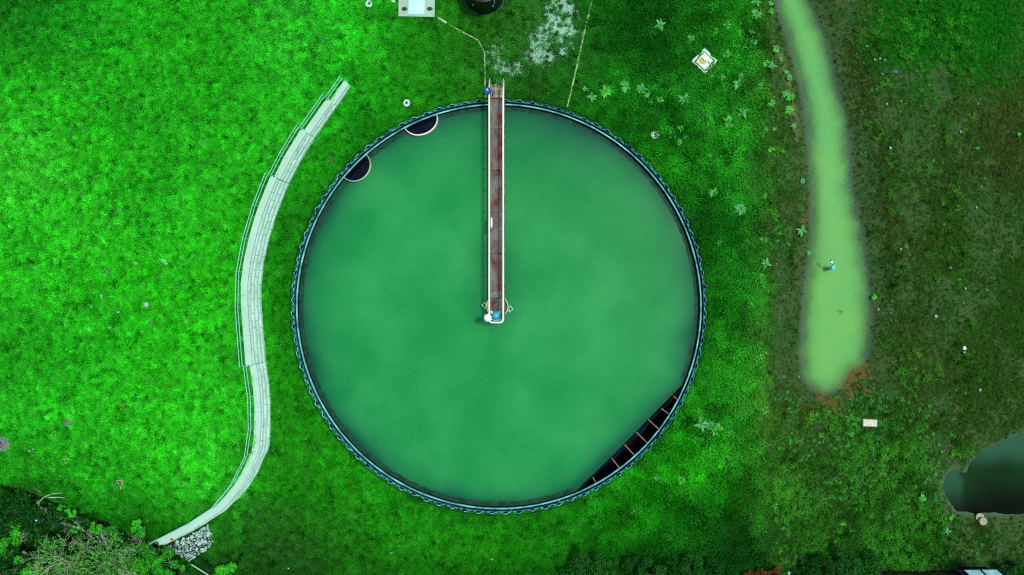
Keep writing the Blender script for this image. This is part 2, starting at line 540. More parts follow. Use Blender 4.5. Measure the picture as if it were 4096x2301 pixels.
def field_masks(x, y):
    """dry: bare soil share; gravel: white chippings"""
    px = x * PXM + 2048
    py = 1150.5 - y * PXM
    n = fbm(x * .42, y * .2, 51)
    n2 = fbm(x * 1.1, y * 1.1, 57)
    n3 = fbm(x * 4., y * 4., 58, 3)
    fld = sstep(3000, 3080, px + (n - .5) * 120)
    dry = fld * np.clip(sstep(.70, .36, n * .5 + n2 * .3 + n3 * .2), 0, 1) * .93
    # strip along the creek is mostly bare
    sd = poly_sd(CREEK_P, x, y)
    dry = np.maximum(dry, sstep(3.2, .2, sd + (n2 - .5) * 3.2) * .9)
    dry = np.maximum(dry, sstep(1.3, .2, poly_sd(POND_P, x, y) + (n2 - .5)) * .9)
    # lush corner and lush patches of the far field
    for cx, cy, r in ((3650, 130, 190), (3900, 120, 230), (3560, 1740, 150), (3780, 1000, 130), (3250, 2080, 230), (3420, 2150, 240), (3640, 2160, 200), (3050, 1900, 260), (3010, 1700, 200)):
        dry = dry * (1 - .85 * sstep(r, r * .3, np.hypot(px - cx, py - cy) + (n2 - .5) * 260))
    # soil near the stairs and gravel
    soil = np.zeros_like(dry)
    for cx, cy, a, b, k in ((2030, 250, 90, 80, .65), (2060, 80, 110, 90, .45), (1975, 160, 50, 60, .35), (2140, 200, 70, 110, .7), (2660, 170, 50, 50, .5), (900, 2230, 120, 80, .55), (1250, 2180, 120, 60, .35), (1190, 1920, 60, 40, .35)):
        soil = np.maximum(soil, k * sstep(1.2, .35, np.hypot((px - cx) / a, (py - cy) / b) + (n2 - .5) * 1.1))
    dry = np.maximum(dry, soil)
    gr = np.zeros_like(dry)
    for cx, cy, a, b, k in ((2240, 100, 110, 170, 1.), (2270, 10, 90, 90, 1.), (2160, 215, 100, 70, .8), (2040, 275, 110, 60, .62), (1990, 240, 60, 90, .55), (2200, 180, 110, 90, .7)):
        gr = np.maximum(gr, k * sstep(1.15, .4, np.hypot((px - cx) / a, (py - cy) / b) + (n2 - .5) * .9 + (n3 - .5) * .5))
    return dry, gr


# ------------------------------------------------------------------ ground sheet
def build_ground():
    st = .2
    xs = np.arange(-39, 39.01, st)
    ys = np.arange(-23, 23.01, st)
    o = np.array([.6, 1.5, 3, 6, 12, 25, 50, 110, 250, 600, 1500.])
    xs = np.concatenate([xs[0] - o[::-1], xs, xs[-1] + o])
    ys = np.concatenate([ys[0] - o[::-1], ys, ys[-1] + o])
    X, Y = np.meshgrid(xs, ys)
    Z = terrain(X.ravel(), Y.ravel())
    far = np.maximum(np.abs(X).ravel() - 45, np.abs(Y).ravel() - 28)
    Z = Z * (1 - sstep(5, 90, far))
    V = np.stack([X.ravel(), Y.ravel(), Z], 1)
    nx, ny = len(xs), len(ys)
    i = np.arange(nx * ny).reshape(ny, nx)
    F = np.stack([i[:-1, :-1].ravel(), i[:-1, 1:].ravel(), i[1:, 1:].ravel(), i[1:, :-1].ravel()], 1)
    me = fast_mesh('ground', V, F, True)
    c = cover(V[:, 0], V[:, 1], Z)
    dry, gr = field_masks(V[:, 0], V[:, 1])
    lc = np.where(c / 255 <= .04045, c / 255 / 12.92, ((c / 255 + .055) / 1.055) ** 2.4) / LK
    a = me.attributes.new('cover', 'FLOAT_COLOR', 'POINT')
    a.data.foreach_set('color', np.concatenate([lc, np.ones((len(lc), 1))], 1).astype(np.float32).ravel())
    a = me.attributes.new('dry', 'FLOAT', 'POINT')
    a.data.foreach_set('value', dry.astype(np.float32))
    a = me.attributes.new('chips', 'FLOAT', 'POINT')
    a.data.foreach_set('value', gr.astype(np.float32))
    mud = sstep(.35, -.15, np.minimum(poly_sd(CREEK_P, V[:, 0], V[:, 1]), poly_sd(POND_P, V[:, 0], V[:, 1])))
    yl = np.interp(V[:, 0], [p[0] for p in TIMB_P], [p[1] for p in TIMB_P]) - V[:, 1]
    shaded_soil = sstep(1.1, .5, yl + (fbm(V[:, 0] * 1.5, V[:, 1] * 1.5, 181, 3) - .5) * .5) * sstep(-.12, .05, yl) * (V[:, 0] < TIMB_P[-1][0])  # near-black strip below the edging: deep shade painted over dark soil
    qx, qy = V[:, 0] * PXM + 2048, 1150.5 - V[:, 1] * PXM
    wob = (fbm(V[:, 0] * 1.3, V[:, 1] * 1.3, 191, 4) - .5)
    rusty = np.maximum(sstep(95, 25, np.hypot((qx - 3420) / 1.2, qy - 1520) + wob * 130), .9 * sstep(95, 20, np.hypot((qx - 3335) / 1.7, qy - 1625) + wob * 140))
    rusty = np.maximum(rusty, .8 * sstep(34, 8, np.hypot(qx - 3225, (qy - 870) * .45) + wob * 40))
    a = me.attributes.new('rusty', 'FLOAT', 'POINT')
    a.data.foreach_set('value', rusty.astype(np.float32))
    tl = line_d([tuple(P(*q)[:2]) for q in ((3082, 60), (3092, 110), (3120, 190), (3150, 280), (3165, 340), (3172, 390), (3185, 480), (3192, 560))], V[:, 0], V[:, 1])
    a = me.attributes.new('trodden', 'FLOAT', 'POINT')
    a.data.foreach_set('value', (sstep(.3, .06, tl + wob * .35) * .75).astype(np.float32))
    a = me.attributes.new('shaded_soil', 'FLOAT', 'POINT')
    a.data.foreach_set('value', shaded_soil.astype(np.float32))
    a = me.attributes.new('mud', 'FLOAT', 'POINT')
    a.data.foreach_set('value', mud.astype(np.float32))

    m = bpy.data.materials.new('ground_turf_and_soil')
    m.use_nodes = True
    nt = m.node_tree
    N, L = nt.nodes, nt.links
    b = N['Principled BSDF']
    b.inputs['Roughness'].default_value = .95
    b.inputs['Specular IOR Level'].default_value = 0
    tc = N.new('ShaderNodeTexCoord')

    def noise(sc, det=5.0):
        n = N.new('ShaderNodeTexNoise')
        n.inputs['Scale'].default_value = sc
        n.inputs['Detail'].default_value = det
        L.new(tc.outputs['Object'], n.inputs['Vector'])
        return n.outputs['Fac']

    def mrange(v, a, b_, c_, d_):
        r = N.new('ShaderNodeMapRange')
        for k, q in zip(('From Min', 'From Max', 'To Min', 'To Max'), (a, b_, c_, d_)):
            r.inputs[k].default_value = q
        L.new(v, r.inputs['Value'])
        return r.outputs['Result']

    def attr(n):
        q = N.new('ShaderNodeAttribute')
        q.attribute_name = n
        return q

    def mix(fac, A, B, mode='MIX'):
        q = N.new('ShaderNodeMix')
        q.data_type = 'RGBA'
        q.blend_type = mode
        if isinstance(fac, float):
            q.inputs['Factor'].default_value = fac
        else:
            L.new(fac, q.inputs['Factor'])
        for s, v in (('A', A), ('B', B)):
            if isinstance(v, tuple):
                q.inputs[s].default_value = v
            else:
                L.new(v, q.inputs[s])
        return q.outputs['Result']

    def ma(op, A, B):
        q = N.new('ShaderNodeMath')
        q.operation = op
        q.use_clamp = True
        for k, v in enumerate((A, B)):
            if isinstance(v, float):
                q.inputs[k].default_value = v
            else:
                L.new(v, q.inputs[k])
        return q.outputs[0]

    fineN = noise(9, 8)
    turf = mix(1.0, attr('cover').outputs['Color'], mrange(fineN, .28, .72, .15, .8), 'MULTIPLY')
    # bare soil: olive-grey to brown with pale specks
    soil = mix(mrange(noise(.8, 6), .38, .62, 0, 1), alb((48, 86, 40)), alb((68, 94, 50)))
    soil = mix(mrange(noise(3.1, 7), .5, .68, 0, 1), soil, alb((38, 74, 34)))
    soil = mix(1.0, soil, mrange(noise(16, 6), .3, .7, .6, 1.3), 'MULTIPLY')
    soil = mix(mrange(noise(11, 3), .70, .74, 0, .8), soil, alb((150, 160, 120)))
    edge = ma('ADD', attr('dry').outputs['Fac'], mrange(noise(5, 6), .3, .7, -.35, .35))
    colr = mix(mrange(edge, .2, .8, 0, 1), turf, soil)
    chip = mix(mrange(noise(22, 5), .42, .6, 0, 1), alb((66, 132, 76)), alb((150, 212, 176)))
    ce = ma('ADD', attr('chips').outputs['Fac'], mrange(noise(7, 5), .3, .7, -.45, .4))
    colr = mix(mrange(ce, .3, .95, 0, 1), colr, chip)
    colr = mix(attr('mud').outputs['Fac'], colr, alb((78, 100, 80)))
    rs = ma('ADD', attr('rusty').outputs['Fac'], mrange(noise(4, 6), .3, .7, -.4, .25))
    colr = mix(mrange(rs, .2, .8, 0, 1), colr, mix(1.0, alb((100, 90, 50)), mrange(noise(14, 5), .3, .7, .55, 1.3), 'MULTIPLY'))
    colr = mix(attr('trodden').outputs['Fac'], colr, alb((112, 112, 78)))
    colr = mix(attr('shaded_soil').outputs['Fac'], colr, alb((10, 14, 10)))
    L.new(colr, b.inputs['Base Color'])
    bp = N.new('ShaderNodeBump')
    bp.inputs['Strength'].default_value = .8
    bp.inputs['Distance'].default_value = .08
    L.new(fineN, bp.inputs['Height'])
    L.new(bp.outputs['Normal'], b.inputs['Normal'])
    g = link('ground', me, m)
    tag(g, 'grassy ground sloping around the round tank and down to the creek', 'ground', kind='structure')
    return g


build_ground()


# ------------------------------------------------------------------ water
def water_mat(name, deep, light, rough=.05, nscale=.16, sludge=False, k2=None, speck=.12):
    m = bpy.data.materials.new(name)
    m.use_nodes = True
    nt = m.node_tree
    N, L = nt.nodes, nt.links
    b = N['Principled BSDF']
    b.inputs['Roughness'].default_value = rough
    b.inputs['IOR'].default_value = 1.33
    b.inputs['Specular IOR Level'].default_value = .15
    tc = N.new('ShaderNodeTexCoord')
    n1 = N.new('ShaderNodeTexNoise')
    n1.inputs['Scale'].default_value = nscale
    n1.inputs['Detail'].default_value = 5
    n1.inputs['Roughness'].default_value = .5
    n1.inputs['Distortion'].default_value = .15
    L.new(tc.outputs['Object'], n1.inputs['Vector'])
    r = N.new('ShaderNodeValToRGB')
    e = r.color_ramp.elements
    e[0].position, e[1].position = .36, .68
    e[0].color, e[1].color = deep, light
    L.new(n1.outputs['Fac'], r.inputs['Fac'])
    out = r.outputs['Color']
    at = N.new('ShaderNodeAttribute')
    at.attribute_name = 'turbid_and_light'
    if k2 is not None:           # clearer water where the sludge thins out; carries tank shade and pond reflection too
        mx = N.new('ShaderNodeMix')
        mx.data_type = 'RGBA'
        L.new(at.outputs['Fac'], mx.inputs['Factor'])
        mx.inputs['A'].default_value = k2
        L.new(out, mx.inputs['B'])
        out = mx.outputs['Result']
    if k2 is not None:           # multiplied darker towards the pond's lower bank
        ad = N.new('ShaderNodeAttribute')
        ad.attribute_name = 'tone_mul'
        mx = N.new('ShaderNodeMix')
        mx.data_type = 'RGBA'
        mx.blend_type = 'MULTIPLY'
        mx.inputs['Factor'].default_value = 1
        L.new(out, mx.inputs['A'])
        L.new(ad.outputs['Fac'], mx.inputs['B'])
        out = mx.outputs['Result']
    n3 = N.new('ShaderNodeTexNoise')
    n3.inputs['Scale'].default_value = 9
    n3.inputs['Detail'].default_value = 5
    L.new(tc.outputs['Object'], n3.inputs['Vector'])
    mr = N.new('ShaderNodeMapRange')
    mr.inputs['From Min'].default_value = .3
    mr.inputs['From Max'].default_value = .7
    mr.inputs['To Min'].default_value = 1 - speck
    mr.inputs['To Max'].default_value = 1 + speck
    L.new(n3.outputs['Fac'], mr.inputs['Value'])
    m2 = N.new('ShaderNodeMix')
    m2.data_type = 'RGBA'
    m2.blend_type = 'MULTIPLY'
    m2.inputs['Factor'].default_value = 1
    L.new(out, m2.inputs['A'])
    L.new(mr.outputs['Result'], m2.inputs['B'])
    L.new(m2.outputs['Result'], b.inputs['Base Color'])
    if k2 is None:
        t = N.new('ShaderNodeBsdfTransparent')
        mxs = N.new('ShaderNodeMixShader')
        L.new(at.outputs['Fac'], mxs.inputs['Fac'])
        L.new(t.outputs['BSDF'], mxs.inputs[1])
        L.new(b.outputs['BSDF'], mxs.inputs[2])
        L.new(mxs.outputs['Shader'], N['Material Output'].inputs['Surface'])
    return m


def water_sheet(name, poly, z, m, grow, turb, label, step=.18):
    xs = [p[0] for p in poly]
    ys = [p[1] for p in poly]
    X, Y = np.meshgrid(np.arange(min(xs) - 1, max(xs) + 1, step), np.arange(min(ys) - 1, max(ys) + 1, step))
    sd = poly_sd(poly, X.ravel(), Y.ravel()).reshape(X.shape)
    keep = sd < grow
    idx = -np.ones(X.shape, int)
    idx[keep] = np.arange(keep.sum())
    q = keep[:-1, :-1] & keep[1:, :-1] & keep[:-1, 1:] & keep[1:, 1:]
    F = np.stack([idx[:-1, :-1][q], idx[:-1, 1:][q], idx[1:, 1:][q], idx[1:, :-1][q]], 1)
    x, y = X[keep], Y[keep]
    V = np.stack([x, y, np.full(x.shape, z)], 1)
    me = fast_mesh(name, V, F, True)
    dep = z - terrain(x, y)
    a = me.attributes.new('turbid_and_light', 'FLOAT', 'POINT')
    a.data.foreach_set('value', turb(x, y, dep, sd[keep]).astype(np.float32))
    a = me.attributes.new('tone_mul', 'FLOAT', 'POINT')
    a.data.foreach_set('value', (.12 + .88 * sstep(-16.2, -13.4, y - .1 * np.minimum(x - 34, 2))).astype(np.float32))
    o = link(name, me, m)
    tag(o, label, 'water', kind='structure')
    return o


water_sheet('creek_water', CREEK_P, -.5, water_mat('turbid_creek_water', alb((102, 182, 100), 1.3), alb((112, 188, 92), 1.3), .05, .25, speck=.025), .6,
            lambda x, y, d, s: 1 - np.exp(-np.clip(d, 0, 9) * 2.2), 'pale milky green creek water with murky grey edges')
water_sheet('pond_water', POND_P, -.5, water_mat('dark_pond_water', alb((10, 42, 14)), alb((18, 58, 18)), .05, .3, k2=alb((40, 86, 62)), speck=.12), .6,
            lambda x, y, d, s: np.clip(1 - sstep(-13.2, -11.6, y + (fbm(x * .5, y * .5, 71) - .5) * .9), 0, 1) * (1 - .85 * sstep(33.0, 32.2, x + (fbm(x * 1.2, y * 1.2, 73) - .5) * 1.6)),  # narrow arm takes the second colour: sky reflection over shallows painted in
            'dark green pond water with a pale teal upper part')

# tank water: circle without the two scum pockets' chord side
WZ = .46
CHORD = [P(2747.5, 1542, WZ), P(2315.6, 1960.6, WZ)]
ca = math.atan2(CHORD[0].y - TC.y, CHORD[0].x - TC.x)
cb = math.atan2(CHORD[1].y - TC.y, CHORD[1].x - TC.x)
RW = 14.15
t0, t1 = ca, cb + 2 * PI
cpoly = [(TC.x + RW * math.cos(t0 + (t1 - t0) * i / 150), TC.y + RW * math.sin(t0 + (t1 - t0) * i / 150)) for i in range(151)]


def tank_water():
    st = .22
    X, Y = np.meshgrid(np.arange(TC.x - 15, TC.x + 15, st), np.arange(TC.y - 15, TC.y + 15, st))
    n = len(cpoly)
    # radial fan keeps the edge exact: rings towards the centroid
    ce = np.array([TC.x - .8, TC.y + .6])
    b = np.array(cpoly)
    rings = [1 - .01 * k for k in range(1, 30)] + [.68, .64, .6, .55, .5, .45, .4, .35, .3, .25, .2, .15, .1, .05]
    rings = [1] + rings
    V = np.concatenate([ce + (b - ce) * s for s in rings] + [ce[None]])
    V = np.concatenate([V, np.full((len(V), 1), WZ)], 1)
    F3 = []
    F = []
    for k in range(len(rings) - 1):
        for i in range(n):
            j = (i + 1) % n
            F.append((k * n + i, k * n + j, (k + 1) * n + j, (k + 1) * n + i))
    last = (len(rings) - 1) * n
    me = bpy.data.meshes.new('tank_water')
    me.from_pydata([tuple(v) for v in V], [], F + [(last + i, last + (i + 1) % n, len(V) - 1) for i in range(n)])
    x, y = V[:, 0], V[:, 1]
    r = np.hypot(x - TC.x, y - TC.y)
    an = np.arctan2(y - TC.y, x - TC.x)
    # clear fringe with wall shade painted in, widest below stair and towards creek
    wid = 1.7 + 4.0 * np.exp(-((an - 1.4) / .6) ** 2) + 1.3 * np.exp(-((an - .2) / .6) ** 2) + .9 * np.exp(-((np.abs(an) - 2.9) / .5) ** 2)
    edge = 14.0 - r + (fbm(x * .28, y * .28, 81, 4) - .5) * 1.6
    tb = np.clip(.02 + .98 * (1 - np.exp(-np.clip(edge, 0, 30) / wid * 2.2)), 0, 1)
    dc = np.hypot((x - TC.x + .2) / 1.0, np.maximum(0, np.abs(y - TC.y - 1.5) - 1.5))
    tb = tb * (1 - .4 * sstep(2.8, .2, dc))  # soft bridge shadow near the tank centre put in as lower turbidity
    a = me.attributes.new('turbid_and_light', 'FLOAT', 'POINT')
    a.data.foreach_set('value', tb.astype(np.float32))
    a = me.attributes.new('tone_mul', 'FLOAT', 'POINT')
    a.data.foreach_set('value', np.ones(len(tb), np.float32))
    me.polygons.foreach_set('use_smooth', [True] * len(me.polygons))
    o = link('tank_water', me, water_mat('sludge_green_water', alb((32, 154, 76), 1.5), alb((54, 170, 90), 1.5), .05, .24, k2=alb((18, 88, 66), 1.3), speck=.09))
    tag(o, 'cloudy green water filling the round settling tank', 'water', kind='structure')


tank_water()


# ------------------------------------------------------------------ round settling tank
def circ(r, z, n, a0=0, a1=2 * PI, end=False):
    return [Vector((TC.x + r * math.cos(a0 + (a1 - a0) * i / n), TC.y + r * math.sin(a0 + (a1 - a0) * i / n), z)) for i in range(n + (1 if end else 0))]


def polar(r, a, z):
    return Vector((TC.x + r * math.cos(a), TC.y + r * math.sin(a), z))


def settle_tank():
    t = thing('settling_tank', 'large round settling tank with cyan rim and scalloped edge', 'tank', (TC.x, TC.y, 0))
    inv = Matrix.Translation((-TC.x, -TC.y, 0))

    def part(mb, name, m, smooth=False, parent=None):
        mb.v = [tuple(inv @ Vector(v)) for v in mb.v] if True else mb.v
        return mb.build(name, m, parent if parent is not None else t, smooth)

    part(MB().ring(14.43, 14.54, -1.0, .60, TC, 180), 'outer_wall', M_WALL)
    part(MB().ring(14.165, 14.25, .70, TZ, TC, 180), 'rim', M_RIM)
    part(MB().ring(14.15, 14.245, -2.0, .70, TC, 180), 'inner_wall', M_INNER)
    part(MB().ring(14.26, 14.395, .3, .58, TC, 180), 'launder_trough', M_NAVY)
    part(MB().ring(14.395, 14.425, .2, TZ + .02, TC, 180), 'trough_edge', M_LINE)
    # ledge below the rim with a ragged inner edge
    mb = MB()
    n = 360
    a0, a1 = ca + .02, cb - .02 + 2 * PI
    vs = []
    for i in range(n + 1):
        a = a0 + (a1 - a0) * i / n
        ri = 13.84 + .05 * math.sin(i * 1.7) * random.random() + random.uniform(-.025, .025)
        vs += [tuple(polar(ri, a, WZ + .012)), tuple(polar(14.15, a, WZ + .03))]
    mb.add(vs, [(2 * i, 2 * i + 1, 2 * i + 3, 2 * i + 2) for i in range(n)])
    part(mb, 'algae_ledge', M_ALGAE)
    # scalloped plate: humps between the posts
    nh, sub = 96, 14
    pts = []
    for i in range(nh * sub):
        a = 2 * PI * i / (nh * sub)
        q = (i % sub) / sub
        hump = [0, .1, .42, .30, .36, .72, .95, 1.0, .95, .72, .36, .30, .42, .1][i % sub]
        k = .88 + .12 * math.sin(i // sub * 2.1)
        pts.append((a, hump * k))
    mb = MB()
    vs = []
    for a, h in pts:
        vs += [polar(14.44, a, .60), polar(14.45 + .07 * h, a, .62 + .45 * h)]
    m = len(pts)
    mb.add(vs, [(2 * i, 2 * ((i + 1) % m), 2 * ((i + 1) % m) + 1, 2 * i + 1) for i in range(m)])
    part(mb, 'scalloped_plate', M_RUSTW)
    part(MB().tube([polar(14.455 + .075 * h, a, .63 + .46 * h) for a, h in pts], .027, 5, True), 'scalloped_edge', M_WAVE)
    # outer guard rail
    part(MB().tube(circ(14.56, 1.2, 240), .022, 5, True), 'guard_rail', M_DARK)
    for i in range(24):
        a = 2 * PI * (i + .35) / 24
        mb = MB().tube([polar(14.56, a, .3), polar(14.56, a, 1.22)], .028, 6)
        mb.tube([polar(14.56, a, 1.2), polar(14.28, a, .85)], .03, 6)
        part(mb, 'rail_post', M_DARK)
    for i in range(26):
        a = 2 * PI * (i + .8 + random.uniform(-.2, .2)) / 26
        part(MB().tube([polar(14.24, a, .8), polar(14.41, a, .84)], .022, 5), 'trough_brace', M_LINE)
    # dark pipe clamps across the trough at a few places
    for px, py in ((2678, 1690), (2637, 1742), (1372, 635), (1420, 588), (1547, 527), (2505, 577)):
        p = P(px, py, .8)
        a = math.atan2(p.y - TC.y, p.x - TC.x)
        mb = MB()
        for d in (-.006, .006):
            mb.tube([polar(14.24, a + d, .86), polar(14.62, a + d, .95)], .035, 6)
        mb.lathe([(0.001, 0), (.05, 0), (.05, .06), (.001, .07)], polar(14.62, a, .95), 8)
        part(mb, 'pipe_clamp', M_DARK)
    # half round scum baffles
    for (ax, ay), (bx, by), depth, sk in (((1618.6, 510), (1745.8, 458), .93, 1), ((1376.4, 710), (1465, 619), .98, 2)):
        A, B = P(ax, ay, .78), P(bx, by, .78)
        mid = (A + B) / 2
        ex = (B - A) / 2
        nrm = Vector((TC.x - mid.x, TC.y - mid.y, 0)).normalized()
        arc = [mid + ex * math.cos(PI - PI * i / 28) + nrm * depth * 1.02 * math.sin(PI * i / 28) for i in range(29)]
        mb = MB()
        vs = []
        for i, p in enumerate(arc):
            d = Vector((p.x - mid.x, p.y - mid.y, 0)).normalized()
            w = .018 + .024 * math.sin(PI * i / 28) * (1 if sk == 1 else .6)
            for q, z in ((d * w, -.3), (d * w, .78), (-d * w, .78), (-d * w, -.3)):
                vs.append((p.x + q.x, p.y + q.y, z))
        mb.add(vs, [(4 * i + k, 4 * i + (k + 1) % 4, 4 * i + 4 + (k + 1) % 4, 4 * i + 4 + k) for i in range(28) for k in range(4)])
        part(mb, 'scum_baffle', M_CREAM if sk == 1 else M_KERB)
        a_a = math.atan2(A.y - TC.y, A.x - TC.x)
        a_b = math.atan2(B.y - TC.y, B.x - TC.x)
        rim = [polar(14.15, a_b + (a_a - a_b) * i / 10, 0) for i in range(11)]
        wl = [p + (mid - p) * .02 for p in arc] + rim
        mb = MB()
        mb.add([(p.x, p.y, WZ + .05) for p in wl], [tuple(range(len(wl)))])
        part(mb, 'pocket_water', M_PITW)
        rimb = [polar(13.9, a_b + (a_a - a_b) * i / 10, 0) for i in range(11)]
        mb = MB()
        q = [p for p in rim[1:-1]] + [p for p in reversed(rimb[1:-1])]
        mb.add([(p.x, p.y, WZ + .058) for p in q], [tuple(range(len(q)))])
        part(mb, 'pocket_ledge', M_BLACKW)
    # outlet box behind a straight weir
    c0, c1 = CHORD
    d = (c1 - c0).normalized()
    nn = Vector((-d.y, d.x, 0))
    if nn.dot(Vector((TC.x - c0.x, TC.y - c0.y, 0))) < 0:
        nn = -nn
    pts = [c0 + (c1 - c0) * (i / 40.0) for i in range(41)]
    mb = MB()
    vs = []
    for i, p in enumerate(pts):
        w = .05 + random.uniform(-.015, .015)
        for q, z in ((nn * (w + .05), -1.9), (nn * (w + .05), WZ + .05), (-nn * .04, WZ + .05), (-nn * .04, -1.9)):
            vs.append((p.x + q.x, p.y + q.y, z))
    mb.add(vs, [(4 * i + k, 4 * i + (k + 1) % 4, 4 * i + 4 + (k + 1) % 4, 4 * i + 4 + k) for i in range(40) for k in range(4)])
    part(mb, 'outlet_weir', M_INNER)
    arcp = [polar(14.15, ca + (cb - ca) * i / 30, 0) for i in range(31)]
    mb = MB()
    mb.add([(p.x, p.y, -.55) for p in arcp], [tuple(range(31))])
    part(mb, 'outlet_water', M_BLACKW)
    mb = MB()
    vs = []
    for k in range(61):
        a = ca + (cb - ca) * (.10 + .8 * k / 60)
        r = 13.55 + .22 * math.sin(k * .33) + random.uniform(-.04, .04)
        w_ = random.uniform(.01, .05)
        vs += [polar(r - w_, a, -.53), polar(r + w_, a, -.53)]
    mb.add(vs, [(2 * k, 2 * k + 1, 2 * k + 3, 2 * k + 2) for k in range(60)])
    part(mb, 'blue_streak', M_STREAK)  # thin blue streaks lying on the black outlet water
    ins = [(1217, 95), (1128, 190), (1030, 273), (938, 368), (850, 462), (752, 562), (610, 708)]
    ous = [(1252, 125), (1192, 237), (1112, 350), (1027, 455), (932, 552), (815, 645), (636, 755)]
    for (ax, ay), (bx, by) in zip(ins, ous):
        A, B = P(2048 + ax / 1.887, 1534 + ay / 1.887, .52), P(2048 + bx / 1.887, 1534 + by / 1.887, .7)
        part(MB().tube([A, B], .03, 6), 'strut', M_PINK)
    return t


settle_tank()


# ------------------------------------------------------------------ footbridge
def footbridge():
    DZ = 1.1
    xl, xr = P(1956.6, 0, 2.1).x, P(2012.7, 0, 2.1).x
    y_end = P(0, 1290.5, 2.1).y
    y_top = P(0, 391, DZ).y
    y_bot = P(0, 322, .9).y
    t = thing('footbridge', 'narrow rusty footbridge with cream handrails reaching the tank centre', 'footbridge', ((xl + xr) / 2, y_top, 0))
    off = Vector(((xl + xr) / 2, y_top, 0))

    def part(mb, name, m, smooth=False, parent=None):
        mb.v = [tuple(Vector(v) - off) for v in mb.v]
        return mb.build(name, m, t if parent is None else parent, smooth)

    w = xr - xl
    cx = (xl + xr) / 2
    # plates of the deck, butted with small gaps
    y1 = P(0, 1192.5, DZ).y
    cuts = [y_top, y_top - 2.2, y_top - 5.1, y_top - 8.0, y_top - 10.9, y1 + .55, y1]
    mb = MB()
    for a, b in zip(cuts[:-1], cuts[1:]):
        mb.box((cx, (a + b) / 2, DZ - .02), (w - .10, abs(a - b) - .03, .04))
    dk = part(mb, 'deck', M_DECK)
    for yy in cuts[1:-1]:
        part(MB().box((cx, yy, DZ + .006), (w - .16, .03, .012)), 'deck_seam', M_RUSTW, parent=None)
    # end platform plate, greyer
    part(MB().box((cx, (y1 + y_end) / 2 - .02, DZ - .06), (w - .06, abs(y1 - y_end) - .06, .05)), 'end_plate', M_SPECK)
    part(MB().box((cx - .02, y_end + .18, DZ + .02), (w - .3, .06, .03)), 'toe_board', M_CREAM)
    for x, nm in ((xl + .015, 'girder'), (xr + .075, 'girder')):
        part(MB().box((x, (y_top + y_end) / 2 + .2, DZ - .17), (.07, abs(y_top - y_end) - .2, .36)), nm, M_GIRD)
    # handrail: one continuous loop, sloping down with the stair
    RZ = 2.1
    cor = .22
    pts = [(xl - .01, y_bot, .92), (xl - .005, y_top + .12, RZ - .12), (xl, y_top - .35, RZ)]
    pts += [(xl, y_top - .35 + (y_end + cor - y_top + .35) * k / 12, RZ) for k in range(1, 13)]
    pts += [(xl + cor - cor * math.cos(a), y_end + cor - cor * math.sin(a), RZ) for a in (PI / 8, PI / 4, 3 * PI / 8, PI / 2)]
    pts += [(xr - cor + cor * math.sin(a), y_end + cor - cor * math.cos(a), RZ) for a in (0, PI / 8, PI / 4, 3 * PI / 8, PI / 2)]
    pts += [(xr, y_end + cor + (y_top - .35 - y_end - cor) * k / 12, RZ) for k in range(1, 13)]
    pts += [(xr + .005, y_top + .12, RZ - .12), (xr + .01, y_bot, .92)]
    part(MB().tube(pts, .066, 8, flat=.6), 'handrail', M_CREAM, True)
    for sx in (xl, xr):
        part(MB().tube([(sx, y_top, DZ + .5), (sx, y_end + .2, DZ + .5)], .022, 6), 'mid_rail', M_CREAM)
        for k in range(11):
            yy = y_top - .2 + (y_end + .3 - y_top + .2) * k / 10
            part(MB().tube([(sx, yy, DZ - .1), (sx, yy, RZ - .03)], .024, 6), 'rail_post', M_CREAM)
        part(MB().tube([(sx, y_bot + .08, 0.0), (sx, y_bot + .08, .95)], .028, 6), 'stair_post', M_CREAM)
        part(MB().box((sx, (y_top + y_bot) / 2, .56), (.05, .001 + abs(y_top - y_bot), .12)), 'stringer', M_GIRD)
    # open treads down to the ground
    mats = [M_ORNG, M_GREENG, M_BLUEG, M_ORNG, M_DKG]
    nT = 5
    for k in range(nT):
        f = (k + .5) / nT
        yy = y_top + (y_bot - .12 - y_top) * f
        zz = DZ - .12 - (DZ - .25) * f
        tr = part(MB().box((cx, yy, zz), (w - .1, .20, .03)), 'stair_tread', mats[k])
        mb = MB()
        for q in range(9):
            mb.box((cx - w / 2 + .12 + q * (w - .24) / 8, yy, zz + .03), (.02, .27, .03))
        part(mb, 'grating_bar', M_BAR)
    return t


M_SPECK = mat('speckled_plate', alb((120, 118, 110)), .85, .5, 2.2, col2=alb((88, 52, 44)), bump=.3, fine=16)
footbridge()


